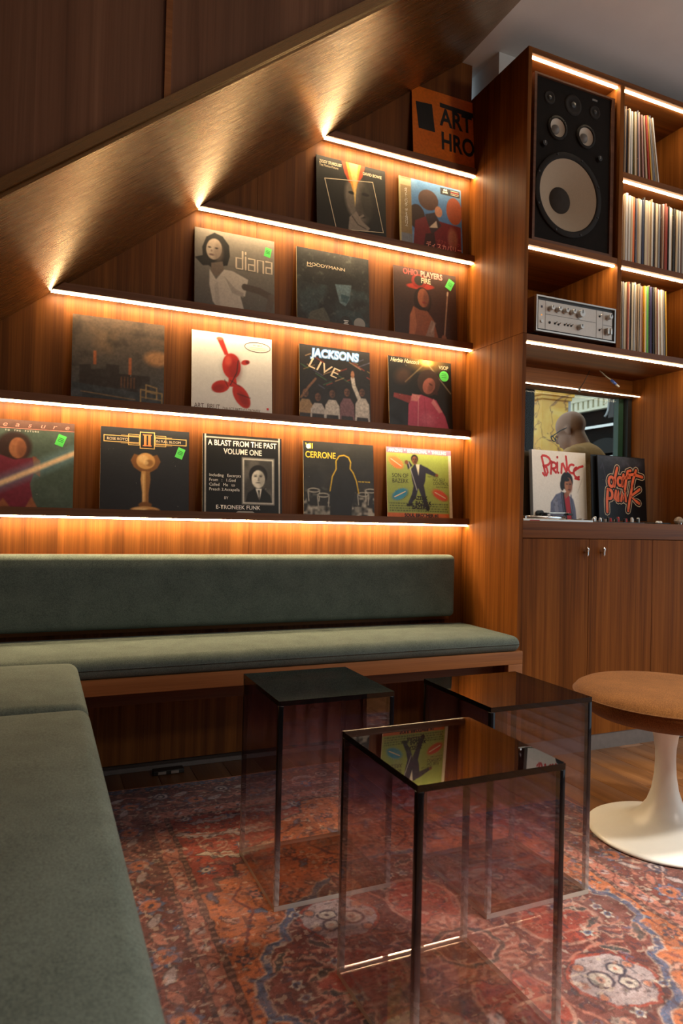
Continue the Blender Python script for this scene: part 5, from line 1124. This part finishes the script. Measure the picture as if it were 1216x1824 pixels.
for z, rown, items, leanmax in ROWS:
    wsum = sum(int(i.split(':')[1]) for i in items)*.001; x = XD1+.004; lim = XR-.006; sc = {'top': .82, 'middle': .97, 'bottom': .93}[rown]
    for k, it in enumerate(items):
        cn, wd = it.split(':'); wd = int(wd)*.001*1.95*sc
        if rown != 'top': wd *= .93
        a = leanmax*max(0, (k/len(items)-.35)/.65)**1.3
        hs = 1.0+rn.uniform(-.012, .012)+(.03 if rn.random() < .10 else 0)
        if rown == 'top': wd *= .82
        if x+wd+math.sin(a)*0 > lim: break
        o = link(bpy.data.objects.new('filed_record', seed_me)); o.scale = (wd-.0004, 1, hs); o.location = (x, CAB_Y+.046+rn.uniform(0, .008), z); o.rotation_euler = (0, -a, 0)
        o.color = tuple(s2l(np.array(PAL[cn])/255.0*rn.uniform(.92, 1.05)))+(1,)
        nm = lambda q: {'dark': 'dark grey', 'slate': 'slate blue'}.get(items[q].split(':')[0], items[q].split(':')[0]) if 0 <= q < len(items) else 'none'
        fat = int(it.split(':')[1]); th_ = 'thin ' if fat <= 3 else ('thick ' if fat >= 6 else '')
        nb = ' next to the cabinet divider' if k == 0 else (' at the free end' if k == len(items)-1 else ' between %s and %s ones' % (nm(k-1), nm(k+1)))
        tag(o, '%s%s record spine%s, %s cabinet row' % (th_, nm(k), nb, rown), 'record', 'records filed in the %s cabinet row' % rown)
        an_ = leanmax*max(0, ((k+1)/len(items)-.35)/.65)**1.3; x += wd/math.cos(a)+.335*(math.tan(an_)-math.tan(a))+.0003

# ------------------------------------------------------------------ music deck on the counter
tt = thing('turntable', 'silver turntable on the counter below the white box set', 'turntable', (1.955, 2.395, DECK_Z))
sbox('plinth', ALU, (-.183, .183, -.165, .118, .001, .0225), tt, r=.004)
m = MB(); m.lathe([(1e-5, .0228), (.150, .0228), (.152, .026), (.152, .032), (.149, .0345), (1e-5, .0345)], (-.03, -.01, 0), 64); p_ = m.build('platter', STEEL, tt)
m = MB(); m.lathe([(.149, .0347), (.149, .0362), (.05, .0364), (1e-5, .0364)], (-.03, -.01, 0), 48); m.build('record', BLACK, p_)
m = MB(); m.cyl((.135, .085, .0226), .022, .010); m.cyl((.135, .085, .032), .013, .018); m.cyl((.10, -.005, .0365), .002, .005); ta = m.build('tonearm_base', BLACK, tt)
m = MB(); m.tube([(.135, .110, .050), (.135, .04, .051), (.128, -.05, .050), (.110, -.095, .047)], .0042, 10); m.build('tonearm', STEEL, ta)
m = MB(); m.cyl((.135, .105, .050), .014, .026, 'Y', 18); m.build('counterweight', BLACK, ta)
m = MB(); m.bbox(.088, .116, -.118, -.092, .040, .049, r=.002); m.build('headshell', BLACK, ta)
m = MB(); m.cyl((-.165, -.150, .0226), .008, .010, n=16); m.build('start_button', STEEL, tt)
sbox('strobe_light', RED, (-.150, -.10, -.1655, -.1645, .012, .018), tt)
for a in (-.16, .16):
    for b in (-.14, .11): m = MB(); m.cyl((a, b, .0002), .014, .0006, n=14); m.build('foot', RUBBER, tt)
mx = thing('mixer', 'small black audio mixer with red and white knobs between the decks', 'mixer', (2.305, 2.345, DECK_Z))
sbox('body', BLACK, (-.148, .148, -.095, .095, .0005, .018), mx, r=.003)
for i, (x, c_) in enumerate(((-.13, STEEL), (-.112, IVORY), (-.094, STEEL), (-.07, BLACK), (-.05, BLACK), (-.025, RED), (-.002, BLACK), (.02, RED), (.045, BLACK), (.066, RED), (.088, IVORY), (.104, IVORY), (.122, BLACK), (.138, IVORY))):
    m = MB(); h_ = .016+.005*(i % 3 == 1); m.lathe([(.0062, 0), (.0060, h_*.8), (.0045, h_), (1e-5, h_)], (x, -.078+.012*(i % 2), .0182), 14); m.build('knob', c_, mx)
for i in range(4): sbox('fader', IVORY, (-.11+i*.07-.005, -.11+i*.07+.005, .01, .03, .0185, .030), mx)
dk = thing('media_player', 'silver media player deck right of the mixer', 'media player', (2.598, 2.345, DECK_Z))
sbox('body', ALU, (-.130, .130, -.115, .095, .0005, .014), dk, r=.003)
m = MB(); m.lathe([(1e-5, .0172), (.085, .0172), (.086, .021), (.08, .023), (1e-5, .0225)], (0, .005, -.003), 40); m.build('jog_wheel', BLACK, dk)
for x in (-.07, -.052): m = MB(); m.lathe([(.008, 0), (.008, .006), (.005, .009), (1e-5, .0095)], (x, -.095, .0172), 16); m.build('button', IVORY, dk)
m = MB(); m.cyl((.055, -.108, .001), .008, .020, n=18); m.build('corner_post', STEEL, dk)
cn = thing('cone_ornament', 'small round beige ribbed ornament at the end of the counter', 'ornament', (2.690, 2.275, DECK_Z+.0150))
m = MB(); m.lathe([(.008, 0), (.016, .004), (.0195, .012), (.0195, .020), (.015, .028), (.007, .033), (1e-5, .0345)], n=24); m.build('body', simple('beige_ceramic', (.42, .33, .24), .6, var=.3, scale=120), cn)
m = MB(); m.lathe([(.0196, .0125), (.0206, .014), (.0206, .017), (.0196, .0185)], n=24); m.build('rib', simple('pale_beige', (.55, .48, .40), .6), cn)

# cables under the niche shelf
cb = thing('network_cable', 'short grey cable with blue plug hanging under the niche shelf', 'cable', (0, 0, 0))
P0 = on_y(1068, 664, 2.50); P0[2] = 1.677; P1 = on_y(1088, 677, 2.44); P2 = on_y(1102, 689, 2.41); P1[2] = min(P1[2], 1.668)
m = MB(); m.tube([P0, P0*.4+P1*.6+np.array([0, 0, -.002]), P1], .0028, 8); m.build('cord', CABLE, cb)
m = MB(); m.tube([P1, P1*.35+P2*.65], .0062, 8); m.build('plug_boot', BLUE, cb)
m = MB(); m.tube([P1*.35+P2*.65, P2], .0050, 6); m.build('plug', simple('clear_plug', (.4, .38, .34), .3), cb)
wr_ = thing('led_wire', 'thin black wire running down to the light strip over the window', 'wire', (0, 0, 0))
A_ = on_y(1050, 669, 2.52); A_[2] = 1.677; B_ = np.array([on_y(1029, 700, 2.556)[0], 2.549, 1.588])
m = MB(); m.tube([A_, A_*.5+B_*.5+np.array([-.004, 0, -.012]), B_], .0018, 6); m.build('cord', BLACK, wr_)
sbox('clip', BLACK, (B_[0]-.006, B_[0]+.006, 2.5435, 2.5492, 1.575, 1.596), wr_)

# ------------------------------------------------------------------ what the niche window shows: the street and a person
def real(x, y, X): return on_x(x, y, X)
DARKF = simple('black_shopfront_paint', (.012, .010, .009), .8, spec=.06)
dr = thing('shop_doorway', 'black painted doorway outside at the edge of the niche window', 'door', (0, 0, 0)); DY = 4.3
xa, xb = on_y(905, 760, DY)[0], on_y(951, 760, DY)[0]
for p, q in ((xa, xa+.06), (xb-.07, xb)): sbox('stile', DARKF, (p, q, DY, DY+.08, 0, 2.35), dr, r=.004)
for z in (0.0, .95, 1.42, 2.2): sbox('rail', DARKF, (xa+.0605, xb-.0705, DY+.01, DY+.07, z, z+.12), dr, r=.004)
sbox('door_panel', BLACK, (xa+.0605, xb-.0705, DY+.03, DY+.05, .121, .949), dr); sbox('pane', simple('dark_door_glass', (.03, .03, .03), .05), (xa+.0605, xb-.0705, DY+.035, DY+.045, 1.0705, 2.199), dr)
sbox('handle', IVORY, (xa+.075, xa+.11, DY-.012, DY-.001, 1.53, 1.60), dr)
struct(sbox('ground_pavement', simple('pavement_stone', (.25, .24, .23), .9), (-1, 16, 2.851, 16, -.08, -.005)))
# marble pier
t = NT('yellow_marble'); v = t.node('TexCoord').outputs['Object']; n1 = t.noise(v, 3.5, 5, .6, 1.5); vn = t.math('ABSOLUTE', t.math('SUBTRACT', t.noise(v, 1.9, 4, .5, 1.2), .5))
c = t.ramp(n1, [(.3, (.80, .36, .035)), (.6, (.92, .52, .08)), (.8, (.95, .66, .20))]); c = t.mix(t.ramp(vn, [(0, (1, 1, 1)), (.018, (0, 0, 0))]), c, (.30, .11, .02)); t.bsdf(c, .25)
CY_ = 5.6; xq0, xq1 = on_y(965, 760, CY_)[0], on_y(1012, 760, CY_)[0]; zc = on_y(985, 712, CY_)[2]
co = thing('marble_pier', 'yellow veined marble pier outside behind the person', 'column', (0, 0, 0))
sbox('shaft', MATS['yellow_marble'], (xq0, xq1, CY_, CY_+.16, 0, zc), co, r=.012)
sbox('capital', MATS['yellow_marble'], (xq0-.025, xq1+.025, CY_-.025, CY_+.18, zc+.0005, zc+.035), co, r=.01); sbox('abacus', MATS['yellow_marble'], (xq0-.045, xq1+.045, CY_-.045, CY_+.20, zc+.036, zc+.10), co, r=.015)
sbox('side_strip', simple('grey_stone_strip', (.45, .46, .48), .7), (xq1+.001, xq1+.045, CY_+.02, CY_+.05, 0, zc+.4), co)
# building across the street
BXX = 7.2; bd = thing('street_building', 'white corniced building with dark shopfront across the street', 'building', (0, 0, 0))
zcor = real(1050, 727, BXX)[2]; zr = real(1075, 757, BXX)[2]; zlow = real(1090, 811, BXX)[2]
STN = simple('white_stucco', (.95, .86, .66), .8)
sbox('upper_wall', STN, (BXX+.25, BXX+.5, 2.9, 12, zcor+.10, zcor+3.5), bd); sbox('cornice', STN, (BXX-.10, BXX+.30, 2.9, 12, zcor+.22, zcor+.34), bd); sbox('cornice_moulding', STN, (BXX-.0, BXX+.30, 2.9, 12, zcor+.12, zcor+.2195), bd); sbox('cornice_base', STN, (BXX+.02, BXX+.30, 2.9, 12, zcor-.03, zcor+.004), bd)
dmesh = None
for i in range(70):
    y = 4.2+i*.10
    if dmesh is None: dmesh = sbox('dentil', STN, (BXX+.02, BXX+.24, 0, .06, zcor+.005, zcor+.119), bd); dmesh.location.y = y
    else: o = link(bpy.data.objects.new('dentil', dmesh.data), bd); o.location.y = y
sbox('shopfront', DARKF, (BXX+.10, BXX+.3, 2.9, 12, 0, zcor-.031), bd); sbox('chrome_rail', STEEL, (BXX+.04, BXX+.09, 2.9, 12, zr-.018, zr+.018), bd)
for k in range(3): sbox('sill_line', STEEL, (BXX+.05, BXX+.09, 2.9, 12, zlow-.05*k-.010, zlow-.05*k+.006), bd)
GLS = simple('dark_shop_glass', (.016, .015, .014), .3, spec=.15)
for i in range(8):
    y = 3.2+i*.95; m = MB(); pts = [(y, zlow+.05), (y+.8, zlow+.05)]+[(y+.4+.4*math.cos(a), zr-.45+.28*math.sin(a)) for a in np.linspace(0, math.pi, 13)]; m.prism(pts, BXX+.075, BXX+.0995, 'X'); m.build('arched_pane', GLS, bd)
sg = thing('hanging_sign', 'dark hanging sign with pale letters across the street', 'sign', (0, 0, 0)); sX = 6.6
s0, s1 = real(1083, 712, sX), real(1118, 716, sX); zt, zb = real(1098, 690, sX)[2], real(1098, 742, sX)[2]; y0_, y1_ = sorted((s0[1], s1[1]))
sbox('board', simple('sign_board', (.045, .040, .038), .5), (sX, sX+.03, y0_, y1_, zb, max(zt+.3, zcor+.35)), sg, r=.004)
me = text_mesh('SHIAN', .17, 'CENTER', bold=.001); me.materials.clear(); me.materials.append(I_C)
me.transform(Matrix.Translation((sX-.003, (y0_+y1_)/2, real(1098, 716, sX)[2])) @ Matrix.Rotation(math.radians(-90), 4, 'Z') @ Matrix.Rotation(math.radians(90), 4, 'X')); link(bpy.data.objects.new('lettering', me), sg)
bq = [real(*p, sX) for p in ((1084, 690), (1084, 720), (1083, 730), (1080, 738), (1077, 742))]; m = MB(); m.tube(bq, .014, 8); m.tube([(sX+.031, (y0_+y1_)/2, zcor+.28), (BXX-.094, (y0_+y1_)/2, zcor+.28)], .015, 8); m.build('bracket', simple('bracket_grey', (.45, .45, .46), .4), sg)

# ------------------------------------------------------------------ person (stands outside the niche window, back to it)
def capsule(m, a, b, ra, rb, n=14, k=6):
    a, b = np.array(a, float), np.array(b, float); ax = b-a; L = np.linalg.norm(ax); ax = ax/L; s1 = np.cross(ax, [.3, .9, .2]); s1 /= np.linalg.norm(s1); s2 = np.cross(ax, s1); rings = []
    for i in range(k+1): t_ = -math.pi/2+math.pi/2*i/k; rings.append((a+ax*ra*math.sin(t_), ra*math.cos(t_)))
    for i in range(k+1): t_ = math.pi/2*i/k; rings.append((b+ax*rb*math.sin(t_), rb*math.cos(t_)))
    vs = [c_+max(r, 1e-5)*(math.cos(2*math.pi*j/n)*s1+math.sin(2*math.pi*j/n)*s2) for c_, r in rings for j in range(n)]
    m.add(vs, [(i*n+j, i*n+(j+1) % n, (i+1)*n+(j+1) % n, (i+1)*n+j) for i in range(len(rings)-1) for j in range(n)])
def ellipsoid(m, c, r, rot=None, n=20, k=12):
    vs = []
    for i in range(k+1):
        t_ = -math.pi/2+math.pi*i/k
        for j in range(n):
            p = np.array([r[0]*math.cos(t_)*math.cos(2*math.pi*j/n)*1.0+1e-6*math.cos(2*math.pi*j/n), r[1]*math.cos(t_)*math.sin(2*math.pi*j/n)+1e-6*math.sin(2*math.pi*j/n), r[2]*math.sin(t_)])
            if rot is not None: p = rot @ p
            vs.append(p+np.array(c))
    m.add(vs, [(i*n+j, i*n+(j+1) % n, (i+1)*n+(j+1) % n, (i+1)*n+j) for i in range(k) for j in range(n)])
def remeshed(m, name, mat, parent, vox, smooth=6):
    o = m.build(name, mat, parent, fixn=False)
    r = o.modifiers.new('union', 'REMESH'); r.mode = 'VOXEL'; r.voxel_size = vox; r.use_smooth_shade = True
    s = o.modifiers.new('soften', 'SMOOTH'); s.factor = .5; s.iterations = smooth; return o
SKIN = simple('skin', (.40, .175, .085), .5, var=.08, scale=30); SHIRT = fabric('beige_cotton', (.50, .25, .085), (.64, .35, .14), 600); JEANS = fabric('dark_denim', (.02, .025, .04), (.04, .05, .07), 500); SHOE = simple('dark_leather', (.03, .02, .016), .4)
# face the street (-y); local frame: -y is forwards
hp = on_y(1014, 766, 3.42); PXp, PYp = hp[0]+.055, 3.42-.05
per = thing('person', 'bald person with glasses and beige t-shirt standing outside the niche window, back turned', 'person', (PXp, PYp, 0), math.radians(180+24))
HZ = hp[2]
b = MB()
def HR_(v): return np.array(v)
hc = np.array([0, -.075, HZ]); nod = math.radians(24); Rn = np.array([[1, 0, 0], [0, math.cos(nod), -math.sin(nod)], [0, math.sin(nod), math.cos(nod)]])
def hd(x, y, z): return hc+Rn @ np.array([x, y, z])
ellipsoid(b, hd(0, .012, .03), (.077, .098, .090), Rn); ellipsoid(b, hd(0, -.030, -.045), (.060, .068, .075), Rn); ellipsoid(b, hd(0, -.055, -.085), (.036, .036, .030), Rn)
ellipsoid(b, hd(0, -.103, -.025), (.012, .018, .022), Rn); ellipsoid(b, hd(0, -.095, -.066), (.024, .012, .009), Rn)
for s in (-1, 1): ellipsoid(b, hd(s*.079, .012, -.018), (.010, .020, .031), Rn); ellipsoid(b, hd(s*.03, -.088, .0), (.016, .010, .010), Rn)
SH = HZ-.178
capsule(b, (0, .015, SH+.03), hd(0, .02, -.05), .062, .058); capsule(b, (-.13, .02, SH-.01), (.13, .02, SH-.01), .062, .062); capsule(b, (0, .01, SH-.08), (0, .0, SH-.30), .13, .125); capsule(b, (-.07, .0, SH-.12), (-.06, 0, SH-.52), .115, .11); capsule(b, (.07, .0, SH-.12), (.06, 0, SH-.52), .115, .11)
HIP = .88
for s in (-1, 1):
    capsule(b, (s*.09, 0, HIP), (s*.10, -.015, .48), .095, .060); capsule(b, (s*.10, -.015, .48), (s*.105, .01, .09), .060, .040); capsule(b, (s*.105, .02, .045), (s*.125, -.17, .032), .042, .030)
    el = (s*.265, .03, SH-.33); wr2 = (s*.20, -.20, SH-.42); capsule(b, (s*.185, .02, SH-.02), el, .056, .043); capsule(b, el, wr2, .043, .029)
    pm2 = np.array(wr2)+np.array([-s*.02, -.075, -.02]); capsule(b, wr2, pm2, .030, .034)
    for q, (dx_, L) in enumerate(((.030, .066), (.011, .076), (-.009, .071), (-.028, .055))):
        k0 = pm2+np.array([-s*dx_, -.02, 0]); k1 = k0+np.array([0, -L*.6, -.012]); k2_ = k1+np.array([0, -L*.35, -.028]); capsule(b, k0, k1, .0095, .0088, 8, 3); capsule(b, k1, k2_, .0088, .0075, 8, 3)
    t0 = np.array(wr2)+np.array([-s*.03, -.03, 0]); t1 = t0+np.array([-s*.035, -.035, -.01]); capsule(b, t0, t1, .013, .011, 8, 3); capsule(b, t1, t1+np.array([-s*.006, -.03, -.006]), .011, .009, 8, 3)
remeshed(b, 'body', SKIN, per, .0075, 5)
sm_ = MB(); capsule(sm_, (-.14, .022, SH-.008), (.14, .022, SH-.008), .074, .074); capsule(sm_, (0, .012, SH-.05), (0, .0, SH-.30), .148, .145); capsule(sm_, (-.08, .0, SH-.12), (-.07, 0, SH-.56), .128, .126); capsule(sm_, (.08, .0, SH-.12), (.07, 0, SH-.56), .128, .126); capsule(sm_, (0, .018, SH+.01), (0, .016, SH+.035), .088, .072)
for s in (-1, 1): capsule(sm_, (s*.185, .02, SH-.015), (s*.243, .028, SH-.22), .070, .066)
remeshed(sm_, 't_shirt', SHIRT, per, .010, 6)
tr_ = MB(); capsule(tr_, (-.06, 0, .93), (.06, 0, .93), .135, .135)
for s in (-1, 1): capsule(tr_, (s*.09, 0, HIP), (s*.10, -.015, .48), .110, .078); capsule(tr_, (s*.10, -.015, .48), (s*.105, .01, .10), .078, .068)
remeshed(tr_, 'trousers', JEANS, per, .012, 6)
for s in (-1, 1):
    sh_ = MB(); capsule(sh_, (s*.105, .03, .055), (s*.128, -.18, .045), .054, .044); sh_.box(s*.117-.045, s*.117+.045, -.20, .07, .0, .02); remeshed(sh_, 'shoe', SHOE, per, .010, 4)
gl = MB()
for s in (-1, 1):
    gl.tube([hd(s*.034+.026*math.cos(a), -.112, -.004+.021*math.sin(a)) for a in np.linspace(0, 2*math.pi, 17)[:-1]], .0034, 6, closed=True); gl.tube([hd(s*.060, -.110, .004), hd(s*.083, -.03, .006), hd(s*.084, .015, .002)], .0034, 6)
gl.tube([hd(-.009, -.113, 0), hd(.009, -.113, 0)], .003, 6); gl.build('glasses', BLACK, per)
